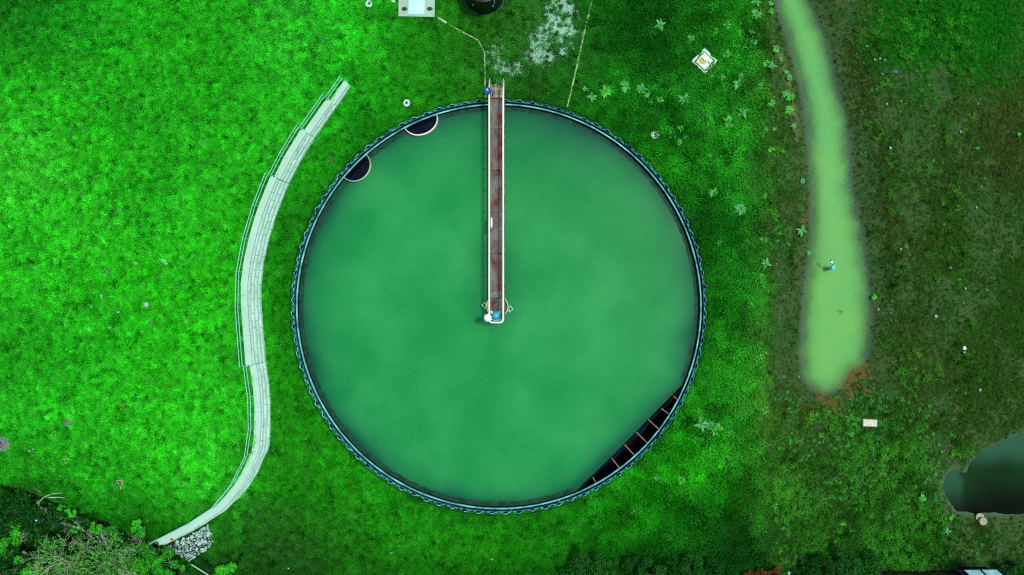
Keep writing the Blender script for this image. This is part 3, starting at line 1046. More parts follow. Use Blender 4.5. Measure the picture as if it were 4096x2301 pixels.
def scraper():
    c = P(1988.8, 1226, .95)
    t = thing('scraper_drive_drum', 'round drum with angled side arms below the end of the footbridge', 'machine', (c.x, c.y, 0))
    MB().lathe([(.001, .86), (.66, .86), (.70, .90), (.70, .84), (.001, .80)], (0, 0, 0), 40).build('turntable', M_SPECK, t)
    MB().ring(.71, .79, .80, .93, (0, 0), 40).build('drum_rim', M_KERB, t)
    MB().lathe([(.78, .80), (.74, -1.5), (.001, -1.5)], (0, 0, 0), 32).build('drum', M_DARK, t)

    def q(px, py, z=.8):
        p = P(px, py, z)
        return (p.x - c.x, p.y - c.y, z)
    for a, b, d in (((1944, 1209), (1927.3, 1219.8), (1941.5, 1236)), ((2038.8, 1222), (2052, 1237.5), (2034.5, 1249))):
        MB().tube([q(*a), q(*b), q(*d)], .046, 4).build('arm', M_TEAL, t)
    for x0, y0, x1, y1 in ((1942, 1214, 1950, 1232), (2030, 1227, 2037, 1245)):
        mb = MB()
        mb.tube([q(x0, y0, .9), q(x0 - (1 if x0 < 1990 else -1), y1, .9)], .016, 5)
        mb.tube([q(x1, y0, .9), q(x1 - (1 if x0 < 1990 else -1), y1, .9)], .016, 5)
        for k in range(5):
            yy = y0 + (y1 - y0) * k / 4
            mb.tube([q(x0, yy, .9), q(x1, yy, .9)], .016, 5)
        mb.build('rung_bracket', M_GREYC, t)


scraper()


def drive_motor():
    c = P(1988, 1263, 1.4)
    t = thing('drive_motor', 'teal gear motor under the rounded end of the footbridge rail', 'motor', (c.x - .02, c.y - .02, 1.09))
    t.scale = (1.22, 1.2, 1.2)
    MB().lathe([(.001, .42), (.10, .41), (.19, .36), (.24, .24), (.25, .05), (.25, 0)], (-.05, .02, 0), 24).build('gearbox', M_MOTOR, t, True)
    mb = MB()
    for k in range(9):
        x = .02 + .022 * k
        r = .15 if k % 2 else .135
        mb.lathe([(.001, -.011), (r, -.011), (r, .011), (.001, .011)], (0, 0, 0), 18)
        n = 18 * 4
        for i in range(len(mb.v) - n, len(mb.v)):
            v = mb.v[i]
            mb.v[i] = (x + v[2], v[1] + .03, v[0] + .2)
    mb.build('motor_fins', M_MOTOR, t)
    MB().box((.17, .2, .2), (.17, .17, .26), 0, .02).build('terminal_box', M_MOTOR, t)
    MB().box((.02, -.25, .06), (.44, .10, .10), 0, .01).build('foot_plate', M_MOTORL, t)
    for x in (-.12, .0, .12):
        MB().lathe([(.001, 0), (.025, 0), (.025, .05), (.001, .055)], (x, -.25, .11), 8).build('bolt', M_MOTORL, t)
    c2 = P(1964.5, 1250, 1.6)
    t = thing('control_box', 'small pale control box with an orange lamp beside the teal motor', 'control box', (c2.x, c2.y, 1.09))
    MB().box((0, 0, .25), (.2, .22, .5), 0, .02).build('box_body', M_GREYC, t)
    MB().lathe([(.001, .07), (.04, .05), (.05, 0)], (-.03, -.04, .505), 12).build('orange_lamp', M_AMBER, t, True)


drive_motor()


def pole_lamps():
    c = P(1950.9, 1271.8, 3.0)
    t = thing('white_pole_lamp', 'white round pole lamp at the tank centre end of the footbridge', 'lamp', (c.x, c.y, 0))
    MB().tube([(0, .02, .9), (0, 0, 2.8)], .03, 8).build('pole', M_CREAM, t)
    MB().lathe([(.265, 0), (.25, .05), (.16, .12), (.05, .15), (.001, .155)], (0, 0, 2.84), 32).build('lamp_shade', M_WHITE, t, True)
    MB().disc(.24, 2.80, 2.84, (0, 0), 24).build('diffuser', M_WHITE, t)
    MB().lathe([(.035, 0), (.03, .03), (.001, .035)], (0, 0, 2.99), 12).build('cap', M_GREYC, t)
    MB().tube([(0, .0, 1.3), (.10, .04, 1.3)], .02, 6).build('clamp', M_CREAM, t)
    c = P(1946.3, 361.5, 2.6)
    e = P(1967, 358.5, 2.45)
    t = thing('blue_pole_lamp', 'blue dome lamp on a curved arm at the footbridge stair', 'lamp', (e.x, e.y, 0))
    dx, dy = c.x - e.x, c.y - e.y
    MB().tube([(0.02, 0, 0), (.02, 0, 2.2), (0, 0, 2.42), (dx * .4, dy * .4, 2.56)], .035, 8, r2=.06).build('pole', M_BLUE, t, True)
    MB().tube([(0, 0, 2.42), (dx * .45, dy * .45, 2.5)], .045, 10, r2=.17).build('neck', M_BLUE, t, True)
    MB().lathe([(.275, -.1), (.27, 0), (.22, .10), (.12, .17), (.001, .19)], (dx, dy, 2.5), 32).build('lamp_shade', M_BLUE, t, True)
    MB().lathe([(.07, 0), (.05, .025), (.001, .03)], (dx + .03, dy + .03, 2.675), 14).build('cap', M_GREYC, t, True)
    # life ring hung on the rail
    p = P(1966, 892, 1.75)
    mb = MB()
    mb.tube([(.0, .33 * math.cos(a), .33 * math.sin(a)) for a in [2 * PI * k / 24 for k in range(24)]], .065, 8, True)
    o = mb.build('life_ring', M_WHITE, None, True, (p.x, p.y, 1.72))
    tag(o, 'white life ring hung inside the handrail halfway along the footbridge', 'life ring')


pole_lamps()


# ------------------------------------------------------------------ retaining wall with railings
def resample(pl, step):
    out = [Vector((pl[0][0], pl[0][1], 0))]
    acc = 0
    for a, b in zip(pl[:-1], pl[1:]):
        a, b = Vector((a[0], a[1], 0)), Vector((b[0], b[1], 0))
        L = (b - a).length
        s = step - acc
        while s <= L:
            out.append(a + (b - a) * (s / L))
            s += step
        acc = L - (s - step)
    return out


def offs(line, d):
    """offset to the lawn side (left of travel from the upper end to the lower end is -normal)"""
    out = []
    n = len(line)
    for i in range(n):
        a, b = line[max(0, i - 1)], line[min(n - 1, i + 1)]
        t = (b - a)
        t.z = 0
        t.normalize()
        nrm = Vector((t.y, -t.x, 0))   # right of travel = west
        out.append(line[i] + nrm * d)
    return out


def retaining_wall():
    t = thing('retaining_wall', 'curved pale concrete block retaining wall stepping along the lawn', 'wall', (0, 0, 0))
    CH = .33
    fine = resample(BASE_PL, .25)
    cap_mb = MB()
    blocks = MB()
    rails = []
    for si, (ya, yb, h) in enumerate(STEPS):
        rows = [1150.5 - p.y * PXM for p in fine]
        i0 = 0 if si == 0 else min(i for i, q in enumerate(rows) if q >= ya)
        i1 = len(fine) - 1 if si == 4 else min(i for i, q in enumerate(rows) if q >= yb)
        seg = fine[i0:i1 + 1]
        nC = max(1, round((h - .08) / CH))
        ch = (h - .08) / nC
        for k in range(-1, nC):
            z0 = k * ch if k >= 0 else -.5
            z1 = (k + 1) * ch - .004 if k >= 0 else -.01
            sb = .37 * max(0, k * ch) + (0 if k >= 0 else .02)
            base = offs(seg, sb)
            inner = offs(seg, sb + .5)
            st = (si * 2 + (k % 2) * 2)
            i = 0
            nxt = 2 + (k % 2) * 2
            while i < len(base) - 1:
                j = min(len(base) - 1, i + nxt)
                nxt = 4
                if len(base) - 1 - j < 2:
                    j = len(base) - 1
                vs = []
                m = j - i + 1
                jit = random.uniform(-.018, .018)
                for q in range(i, j + 1):
                    a, b = base[q].copy(), inner[q].copy()
                    if q == i:
                        a = a + (base[q + 1] - a).normalized() * .013
                        b = b + (inner[q + 1] - b).normalized() * .013
                    if q == j:
                        a = a + (base[q - 1] - a).normalized() * .013
                        b = b + (inner[q - 1] - b).normalized() * .013
                    d = (b - a).normalized()
                    a = a + d * jit
                    vs += [(a.x, a.y, z0), (a.x + d.x * .04, a.y + d.y * .04, z1 - .10), (a.x + d.x * .10, a.y + d.y * .10, z1), (b.x, b.y, z1), (b.x, b.y, z0)]
                fs = [(5 * q + r, 5 * q + (r + 1) % 5, 5 * q + 5 + (r + 1) % 5, 5 * q + 5 + r) for q in range(m - 1) for r in range(5)]
                fs += [(0, 1, 2, 3, 4), tuple(5 * (m - 1) + r for r in range(5))]
                blocks.add(vs, fs)
                i = j
        # cap slabs
        sb = .37 * (h - .1) + .0
        wd = .46 if si else .42
        A, B = offs(seg, sb), offs(seg, sb + wd)
        i = 0
        while i < len(A) - 1:
            j = min(len(A) - 1, i + (11 if si > 2 else 40))
            if len(A) - 1 - j < 4:
                j = len(A) - 1
            vs = []
            m = j - i + 1
            for q in range(i, j + 1):
                a, b = A[q].copy(), B[q].copy()
                if q == j and j < len(A) - 1:
                    a = a + (A[q - 1] - a).normalized() * .01
                    b = b + (B[q - 1] - b).normalized() * .01
                z0, z1 = h - .085, h + .06
                vs += [(a.x, a.y, z0), (a.x, a.y, z1), (b.x, b.y, z1), (b.x, b.y, z0)]
            fs = [(4 * q + r, 4 * q + (r + 1) % 4, 4 * q + 4 + (r + 1) % 4, 4 * q + 4 + r) for q in range(m - 1) for r in range(4)]
            fs += [(0, 1, 2, 3), tuple(4 * (m - 1) + r for r in range(4))]
            cap_mb.add(vs, fs)
            i = j
        rl = offs(seg, sb + wd + .03)
        rails.append((rl, h + .06, si))
    blocks.build('block_courses', M_CONC, t)
    cap_mb.build('cap', M_CAP, t)
    # rusty drain patch near the low end
    p = P(687, 2158, 1.115)
    MB().add([(p.x + .16 * random.uniform(.6, 1.2) * math.cos(q * PI / 5), p.y + .11 * random.uniform(.6, 1.2) * math.sin(q * PI / 5), p.z + .003) for q in range(10)],
             [tuple(range(10))]).build('rust_stain', M_ORNG, t)
    names = ['shortest pale teal railing on the top end of the retaining wall', 'second pale teal railing down from the top end of the retaining wall',
             'third pale teal railing down, above the widening of the retaining wall', 'long pale teal railing on the tallest stretch of the retaining wall',
             'longest pale teal railing, along the lower bend of the retaining wall']
    for rl, z, si in rails:
        n = len(rl)
        a = rl[n // 2]
        r = thing('guard_railing', names[si], 'railing', (rl[0].x, rl[0].y, z), 0, 'railings along the retaining wall')
        o = Vector((rl[0].x, rl[0].y, 0))
        step = 9
        posts = list(range(0, n, step))
        if n - 1 - posts[-1] < 5 and len(posts) > 1:
            posts[-1] = n - 1
        else:
            posts.append(n - 1)
        # the rails run straight from post to post
        for zz in (1.0, .52):
            pts = [(rl[i].x - o.x, rl[i].y - o.y, zz) for i in posts]
            MB().tube(pts, .026, 6).build('rail', M_TEAL, r)
        for i in posts:
            p = rl[i] - o
            mb = MB().tube([(p.x, p.y, -.35), (p.x, p.y, 1.0)], .028, 6)
            mb.build('post', M_TEAL, r)
            t_ = rl[min(n - 1, i + 1)] - rl[max(0, i - 1)]
            t_.normalize()
            q = p - Vector((t_.y, -t_.x, 0)) * .16
            MB().box((q.x, q.y, .012), (.16, .10, .024), math.atan2(t_.y, t_.x)).build('base_plate', M_TEAL, r)


retaining_wall()


# ------------------------------------------------------------------ stones
def rock_mesh(name, s, seed, flat=.7, n=16):
    rnd = random.Random(seed)
    bm = bmesh.new()
    for _ in range(n):
        v = Vector((rnd.gauss(0, 1), rnd.gauss(0, 1), rnd.gauss(0, 1))).normalized()
        v *= rnd.uniform(.8, 1.0)
        bm.verts.new((v.x * s[0], v.y * s[1], v.z * s[2] * flat))
    bmesh.ops.convex_hull(bm, input=bm.verts)
    bmesh.ops.delete(bm, geom=[v for v in bm.verts if not v.link_faces], context='VERTS')
    bmesh.ops.bevel(bm, geom=list(bm.edges), offset=min(s) * .12, segments=1, affect='EDGES')
    me = bpy.data.meshes.new(name)
    bm.to_mesh(me)
    bm.free()
    return me


def stone(px, py, a, b, rot, m, label, name='stone', cat='stone', seed=0, sink=.25, hz=None, group=None):
    """a, b half sizes in photo pixels"""
    p = G(px, py)
    s = (a / PXM, b / PXM, hz if hz else min(a, b) / PXM * .8)
    s = (s[0] * 1.12, s[1] * 1.12, s[2])
    me = rock_mesh(name, s, seed or int(px * 7 + py), 1.0, 18)
    o = link(name, me, m)
    o.location = (p.x, p.y, p.z + s[2] * (1 - 2 * sink) + .09)
    o.rotation_euler = (0, 0, math.radians(rot))
    return tag(o, label, cat, group)


LAWN = 'stones scattered on the raised lawn'
stone(544, 1051.6, 10, 6, -25, M_STONE, 'small pale stone nearest the upper side of the long lawn stone', group=LAWN)
stone(662, 1048, 19, 6, -42, M_STONE, 'longest pale stone on the lawn, a tilted sliver', group=LAWN)
stone(744, 1049, 6, 6, 0, M_STONEG, 'grey round stone between the long lawn stone and the railing', group=LAWN)
stone(432, 1085, 7, 10, 10, M_STONEG, 'dark grey lawn stone with a dark hollow above it', group=LAWN)
stone(409.6, 1186.7, 6, 9, 8, M_STONE, 'narrow pale upright stone alone on the lawn', group=LAWN)
stone(588, 1220, 13, 11, -35, M_STONE, 'broad pale stone, the widest of the lawn trio', group=LAWN)
stone(477, 1247.7, 8, 7, 30, M_STONE, 'white rounded stone of the lawn trio', group=LAWN)
stone(612, 1290.6, 7, 13, -8, M_STONEG, 'upright grey oblong stone below the broad pale lawn stone', group=LAWN)
stone(607, 1328, 6, 4, 10, M_STONEB, 'small brown stone just below the upright grey oblong stone', group=LAWN)
stone(444, 1311, 7, 5, -15, M_STONE, 'small pale pinkish stone below the white rounded lawn stone', group=LAWN)
stone(527, 1294, 4, 6, 0, M_STONEG, 'tiny grey stone between two pale lawn stones', group=LAWN)
stone(519, 1418, 4, 6, 0, M_STONEG, 'tiny grey stone alone in the middle of the lawn', group=LAWN)
stone(583, 1517, 5, 5, 0, M_STONEG, 'small grey stone above the brown lawn stone', group=LAWN)
stone(373.6, 941, 6, 4, 0, M_STONEG, 'small dark grey stone highest in the central lawn', group=LAWN)
stone(498, 1619, 10, 8, 20, M_STONEB, 'brown stone in the lower lawn', group=LAWN)
stone(820, 572, 5, 10, 0, M_STONEG, 'grey upright stone on the lawn near the upper wall steps', group=LAWN)
stone(473, 712, 4, 6, 0, M_STONEG, 'tiny grey stone in the upper lawn', group=LAWN)
stone(1281, 152.6, 7, 6, 0, M_STONEG, 'grey stone on the lawn below the concrete slab', group=LAWN)
stone(1060, 283, 5, 6, 0, M_STONEG, 'small grey stone above the top end of the wall', group=LAWN)
stone(140, 1795, 6, 5, 0, M_STONE, 'small pale stone, upper one of the pair by the round pad', group=LAWN)
stone(123, 1803, 6, 6, 0, M_STONE, 'small white stone, lower one of the pair by the round pad', group=LAWN)


def lawn_debris():
    p = G(273, 1691)
    t = thing('flat_boulder', 'flat oval boulder with a grey hollow on the lower lawn', 'boulder', (p.x, p.y, p.z), math.radians(38))
    me = rock_mesh('boulder', (.46, .25, .12), 5, 1, 26)
    link('boulder', me, M_STONEB, t).location = (0, 0, .06)
    o = link('hollow', rock_mesh('hollow', (.27, .15, .05), 6, 1, 26), M_STONEG, t)
    o.location = (.02, .0, .145)
    p = G(268, 1834.5)
    t = thing('driftwood_heap', 'grey heap of broken wood on the lower lawn', 'driftwood', (p.x, p.y, p.z + .05))
    for k, (a, l) in enumerate(((.1, .24), (-.5, .2), (.5, .18), (-.1, .26), (-.9, .17))):
        MB().tube([(-l * math.cos(a), -l * math.sin(a) + .03 * k - .05, .0), (l * math.cos(a), l * math.sin(a) + .03 * k - .05, .05)], .035 - .004 * k, 5, r2=.012).build('branch', M_TWIG if k != 1 else M_STONEG, t)
    p = G(485, 1930)
    t = thing('tree_stump', 'brown wedge of tree stump with roots on the lower lawn', 'stump', (p.x, p.y, p.z))
    MB().prism([(-.24, .26), (.2, .28), (.22, .1), (.05, -.3), (-.08, -.1)], -.05, .16).build('stump_wood', M_WOOD, t)
    for a, b in (((-.2, .2), (-.05, -.25)), ((.2, .25), (.06, -.42)), ((.05, -.25), (.0, -.5)), ((-.05, .2), (.3, .05))):
        MB().tube([(a[0], a[1], .18), ((a[0] + b[0]) / 2 + .03, (a[1] + b[1]) / 2, .19), (b[0], b[1], .05)], .025, 5, r2=.012).build('root', M_TWIG, t)
    stone(456, 1937, 9, 6, 10, M_STONEG, 'grey stone touching the brown tree stump', group=LAWN)
    p = G(440, 1947)
    mb = MB()
    mb.tube([(-.25, .14, .06), (0, .02, .07), (.22, -.12, .05)], .016, 5, r2=.01)
    mb.tube([(0, .02, .07), (.2, .0, .08)], .012, 5)
    mb.tube([(0.05, -.01, .07), (.12, .1, .08)], .01, 5)
    tag(mb.build('forked_twig', M_TWIGP, None, False, p), 'pale forked twig lying beside the tree stump', 'twig')
    p = G(594.6, 2077)
    t = thing('bird', 'small black and white bird on the lawn edge by the thicket', 'bird', (p.x, p.y, p.z + .05), math.radians(25))
    mb = MB()
    prof = [(-.14, .005), (-.11, .03), (-.05, .06), (.02, .065), (.07, .04), (.1, .035), (.14, .03), (.16, .004)]
    vs = []
    for x, r in prof:
        for k in range(8):
            a = 2 * PI * k / 8
            vs.append((x, r * math.cos(a), .06 + r * math.sin(a) + max(0, x - .05) * .5))
    mb.add(vs, [(8 * i + k, 8 * i + (k + 1) % 8, 8 * i + 8 + (k + 1) % 8, 8 * i + 8 + k) for i in range(7) for k in range(8)] + [tuple(range(8)), tuple(range(56, 64))])
    mb.tube([(-.12, 0, .06), (-.26, 0, .05)], .02, 4, r2=.012)
    mb.tube([(.155, 0, .115), (.19, 0, .11)], .008, 4, r2=.003)
    for s in (-1, 1):
        mb.tube([(.01, .02 * s, .01), (.015, .02 * s, -.05)], .006, 4)
    mb.build('body', M_BLACKP, t, True)
    for s in (-1, 1):
        MB().add([(.05, .055 * s, .1), (-.03, .07 * s, .085), (-.13, .04 * s, .08), (-.03, .04 * s, .115)], [(0, 1, 2, 3)]).build('wing', M_WHITE, t)
    # concrete pad with a small blue pump, cut by the frame
    p = G(12, 1777)
    t = thing('round_pad', 'cracked round concrete pad at the edge of the lawn', 'pad', (p.x, p.y, p.z))
    MB().prism([(.54 * (1 + .08 * math.sin(k * 2.3)) * math.cos(k * PI / 12), .54 * (1 + .06 * math.cos(k * 1.9)) * math.sin(k * PI / 12)) for k in range(24)], -.1, .09).build('pad_slab', M_STONEG, t)
    t = thing('small_pump', 'small blue pump on the cracked round pad', 'pump', (p.x - .12, p.y, p.z + .09), .7)
    MB().lathe([(.001, .3), (.1, .28), (.15, .18), (.15, 0)], (0, .12, 0), 16).build('pump_body', M_BLUE, t, True)
    MB().tube([(0, .1, .15), (-.1, -.1, .15), (-.2, -.3, .05)], .05, 8).build('hose', M_GREYC, t)
    MB().tube([(.12, .0, .12), (.1, -.16, .06), (.02, -.3, .02)], .03, 6).build('rusty_pipe', M_ORNG, t)
    # sticks next to the tank
    p = G(1345, 664)
    mb = MB().tube([(-.34, .24, .08), (.3, -.22, .1)], .025, 6)
    tag(mb.build('grey_stick', M_TWIG, None, False, p), 'straight grey stick lying beside the tank wall', 'stick')
    p = G(1330, 640)
    t = thing('dead_weed', 'brown dead weed beside the straight grey stick', 'weed', p)
    mb = MB()
    for k in range(22):
        a = random.uniform(0, 2 * PI)
        l = random.uniform(.15, .45)
        mb.tube([(0, 0, .0), (l * .5 * math.cos(a), l * .5 * math.sin(a), .18), (l * math.cos(a + .3), l * math.sin(a + .3), .2)], .012, 4, r2=.005)
    mb.build('stalks', mat('dead_stalk', alb((120, 115, 105)), .9, .3, 5), t)


lawn_debris()


def riprap():
    poly = [P(*q)[:2] for q in ((850, 2090), (858, 2120), (868, 2150), (858, 2170), (836, 2188), (820, 2200), (812, 2212), (790, 2216), (762, 2222), (738, 2206), (716, 2198),
                                (700, 2185), (684, 2176), (720, 2158), (790, 2122))]
    meshes = []
    for k in range(10):
        r = random.uniform(.8, 1.15)
        meshes.append(rock_mesh('riprap_rock', (.14 * r, .105 * r, .09 * r), 300 + k, 1, 14))
        meshes[-1].materials.append(M_RIPR if k % 3 else M_RIPR2)
    xs = [p[0] for p in poly]
    ys = [p[1] for p in poly]
    placed = []
    tries = 0
    first = None
    while tries < 9000 and len(placed) < 190:
        tries += 1
        x, y = random.uniform(min(xs), max(xs)), random.uniform(min(ys), max(ys))
        if poly_sd(poly, np.array([x]), np.array([y]))[0] > 0:
            continue
        rr = .15
        if any((x - a) ** 2 + (y - b) ** 2 < rr ** 2 for a, b in placed):
            continue
        placed.append((x, y))
        z = tz(x, y)
        o = bpy.data.objects.new('riprap_rock', random.choice(meshes))
        o.location = (x, y, z + .05 + random.uniform(0, .12))
        o.rotation_euler = (random.uniform(-.5, .5), random.uniform(-.5, .5), random.uniform(0, 6.3))
        s = random.choice([.8, .9, 1, 1, 1.15, 1.35])
        o.scale = (s, s, s)
        COL.objects.link(o)
        tag(o, 'pale angular rock in the loose rock pile below the wall end', 'rock', 'rocks piled at the low end of the wall')
    for px, py, l in ((604, 2158, 'pale angular rock, upper of two beyond the wall end'), (606, 2172, 'grey angular rock, lower of two beyond the wall end')):
        stone(px, py, 9, 7, 20, M_RIPR, l, 'loose_rock', 'rock')


riprap()


# ------------------------------------------------------------------ small yard fixtures
def collar(px, py, r, label, dx=.0, dy=.0, broken=False, seed=0):
    p = G(px, py)
    t = thing('pipe_collar', label, 'pipe collar', (p.x, p.y, p.z), 0, 'round concrete pipe collars in the grass')
    rnd = random.Random(seed)
    n = 26
    R = r / PXM
    if broken:
        poly = [(R * math.cos(a), R * math.sin(a)) for a in [(-20 + 170 * k / 12) * PI / 180 for k in range(13)]]
        poly += [(R * .35 * math.cos(a), R * .35 * math.sin(a)) for a in [(150 - 170 * k / 8) * PI / 180 for k in range(9)]]
    else:
        poly = [(R * (1 + rnd.uniform(-.05, .05)) * math.cos(2 * PI * k / n), R * (1 + rnd.uniform(-.05, .05)) * math.sin(2 * PI * k / n)) for k in range(n)]
    MB().prism(poly, -.2, .16).build('collar', M_STONE if broken else M_CONC, t)
    MB().lathe([(.095, .15), (.095, .24), (.08, .26), (.001, .265)], (dx, dy, 0), 18).build('pipe_cap', M_STONEG, t)


collar(1477, 19, 14, 'round concrete collar with pipe cap, nearest the concrete slab', .04, .03, seed=1)
collar(1628, 414, 14, 'rough round concrete collar with pipe cap, between the wall and the footbridge', seed=2)
collar(2618.7, 540.5, 17, 'largest round concrete collar with pipe cap, standing complete outside the tank', .02, .02, seed=3)
collar(2686, 529, 15, 'broken half collar around a grey pipe cap among weeds', -.08, -.12, True, seed=4)


def slab():
    p = G(1667, 10)
    t = thing('concrete_slab', 'grey concrete slab with a white hatch between two dark drains', 'slab', (p.x, p.y, p.z))
    z = p.z

    def q(px, py, zz):
        v = P(px, py, zz + z)
        return (v.x - p.x, v.y - p.y)
    MB().prism([q(1595, -60, .2), q(1741, -60, .2), q(1738, 68, .2), q(1593.7, 65, .2)], -.3, .2).build('slab_body', M_SLAB, t)
    MB().prism([q(1635, -60, .24), q(1700, -60, .24), q(1697, 57, .24), q(1634, 57, .24)], .2, .235).build('hatch', M_HATCH, t)
    MB().prism([q(1633, -60, .24), q(1702, -60, .24), q(1699, 59, .24), q(1632, 59, .24)], .2, .212).build('hatch_frame', M_TEAL, t)
    for cx, cy in ((1617.5, 36), (1718.7, 35.5)):
        c = q(cx, cy, .21)
        pts = [(c[0] + .21 * (1 + .1 * math.sin(k * 1.7)) * math.cos(2 * PI * k / 20), c[1] + .15 * (1 + .1 * math.cos(k * 2.3)) * math.sin(2 * PI * k / 20)) for k in range(20)]
        d = MB().prism(pts, .2, .206).build('drain', mat('drain_grime', alb((70, 92, 72)), .7, .3, 6), t)
        MB().disc(.09, .206, .212, c, 14).build('drain_hole', M_BLACKP, d)
    # white offcut next to it, cut by the frame
    p2 = G(1573, 2)
    mb = MB().prism([(-.3, .2), (.02, .22), (.1, .02), (.17, -.1), (.12, -.2), (-.06, -.17), (-.14, -.02)], 0, .12)
    tag(mb.build('white_board', M_HATCH, None, False, p2), 'white jagged board lying at the slab corner', 'board')


slab()


def black_tank():
    p = P(1937, -18, 0)
    z = tz(p.x, p.y)
    t = thing('storage_tank', 'black plastic storage tank with a pale lid', 'tank', (p.x, p.y, z))
    R = 1.38
    prof = [(R + .03, 0), (R + .03, .05)]
    for k in range(9):
        a = .06 + k * .24
        prof += [(R, a), (R, a + .2), (R - .012, a + .22)]
    prof += [(R - .02, 2.2), (R - .14, 2.27), (R - .3, 2.3), (.001, 2.34)]
    MB().lathe(prof, (0, 0, 0), 56).build('tank_body', M_BLACKP, t, True)
    MB().ring(R - .3, R - .24, 2.28, 2.33, (0, 0), 48).build('lid_ring', M_GIRD, t)
    MB().lathe([(R - .36, 2.3), (R - .36, 2.38), (R - .42, 2.42), (.001, 2.5)], (0, 0, 0), 48).build('lid', M_LID, t, True)
    MB().ring(R + .03, R + .09, -.1, .05, (0, 0), 56).build('base_ring', M_GIRD, t)
    a = -1.0
    pts = [(R * math.cos(a) * 1.02, R * math.sin(a) * 1.02, 2.3), (R * 1.03 * math.cos(a), R * 1.03 * math.sin(a), 1.5), (R * 1.04 * math.cos(a - .1), R * 1.04 * math.sin(a - .1), 1.2)]
    MB().tube(pts, .03, 6).build('inlet_pipe', M_GREYC, t)
    for aa, zz in ((-2.15, 1.2), (-1.1, 1.2)):
        MB().lathe([(.001, 0), (.05, 0), (.05, .04), (.001, .05)], (R * 1.01 * math.cos(aa), R * 1.01 * math.sin(aa), zz), 8).build('fitting', M_GREYC, t)


black_tank()


def ground_line(name, pts, r, m, label, cat, z=.07, seg=None, flat=1.0):
    t = thing(name, label, cat, G(*pts[0]))
    o = t.location.copy()
    P3 = [G(a, b) for a, b in pts]
    k = 0
    for a, b in zip(P3[:-1], P3[1:]):
        L = (b - a).length
        n = max(1, round(L / seg)) if seg else 1
        for i in range(n):
            s, e = a + (b - a) * (i / n), a + (b - a) * ((i + 1) / n - (.012 if seg else 0))
            s.z = tz(s.x, s.y)
            e.z = tz(e.x, e.y)
            dz = z + (random.uniform(-.02, .02) if seg else 0)
            MB().tube([s - o + Vector((0, 0, dz)), e - o + Vector((0, 0, dz))], r * random.uniform(.9, 1.1), 8, flat=flat).build('pipe_section' if cat == 'pipe' else 'kerb_section', m, t)
    return t


ground_line('surface_pipe', [(1752.7, 74), (1787, 95)], .085, M_PIPE, 'thick short pale pipe end by the concrete slab', 'pipe', .1)
ground_line('surface_pipe', [(1792, 98), (1850, 130), (1914, 164), (1926, 190), (1938, 212), (1940, 300), (1941, 392)], .05, M_PIPE,
            'thin bent pale pipe running to the footbridge stair', 'pipe', .07, 2.2)
ground_line('edging_kerb', [(2375, -40), (2368.6, 0), (2334, 143), (2297, 312.7), (2268, 430)], .075, M_KERB,
            'straight weathered concrete kerb between the gravel and the tank', 'kerb', .05, 1.1, .7)


def valve_box():
    c = G(2818, 246)
    z = c.z
    t = thing('valve_box', 'square white valve chamber with an ochre frame and broken rim', 'valve box', (c.x, c.y, z))

    def q(px, py, zz):
        v = P(px, py, zz + z)
        return (v.x - c.x, v.y - c.y)

    def qq(lst, zz):
        return [q(2740 + a / 10.34, 170 + b / 10.34, zz) for a, b in lst]
    MB().prism(qq([(795, 220), (960, 360), (1040, 450), (1060, 540), (1150, 610), (1230, 640), (1345, 745), (1190, 950), (1010, 1120), (820, 1305), (740, 1240), (725, 1170),
                   (580, 1060), (480, 960), (330, 840), (280, 800), (330, 700), (480, 560), (570, 480), (690, 420), (720, 300)], .22), -.3, .22).build('rim', M_CONC, t)
    MB().prism(qq([(800, 355), (1245, 770), (820, 1205), (375, 780)], .24), .22, .24).build('frame', M_OCHRE, t)
    lid = MB().prism(qq([(805, 420), (1180, 770), (820, 1135), (450, 780)], .25), .24, .252).build('lid', M_LID, t)
    pts = [(720 + 160 * math.cos(a), 760 + 145 * math.sin(a)) for a in [2 * PI * k / 22 for k in range(22)]]
    MB().prism(qq(pts, .26), .252, .258).build('ochre_stain', M_OCHRS, lid)
    MB().prism(qq([(830, 480), (940, 590), (815, 725), (705, 620)], .36), .252, .36).build('handle_box', M_WHITE, lid)
    for a, b in ((1110, 840), (880, 1075)):
        v = qq([(a, b)], .27)[0]
        MB().disc(.03, .252, .28, v, 10).build('hinge', M_STONEG, lid)
    v = [qq([p], .3)[0] for p in ((620, 440), (630, 530), (570, 610), (520, 660))]
    MB().tube([(a, b, .29) for a, b in v], .025, 6).build('strap', M_DARK, t)
    o = P(2847, 221, z)
    mb = MB()
    mb.add([(.12 * random.uniform(.8, 1.3) * math.cos(k * PI / 6), .12 * random.uniform(.8, 1.3) * math.sin(k * PI / 6), 0.02) for k in range(12)] + [(0, 0, .14)],
           [(k, (k + 1) % 12, 12) for k in range(12)])
    tag(mb.build('soil_heap', M_SOILR, None, False, o), 'small heap of red soil at the broken rim of the valve chamber', 'soil heap')


valve_box()


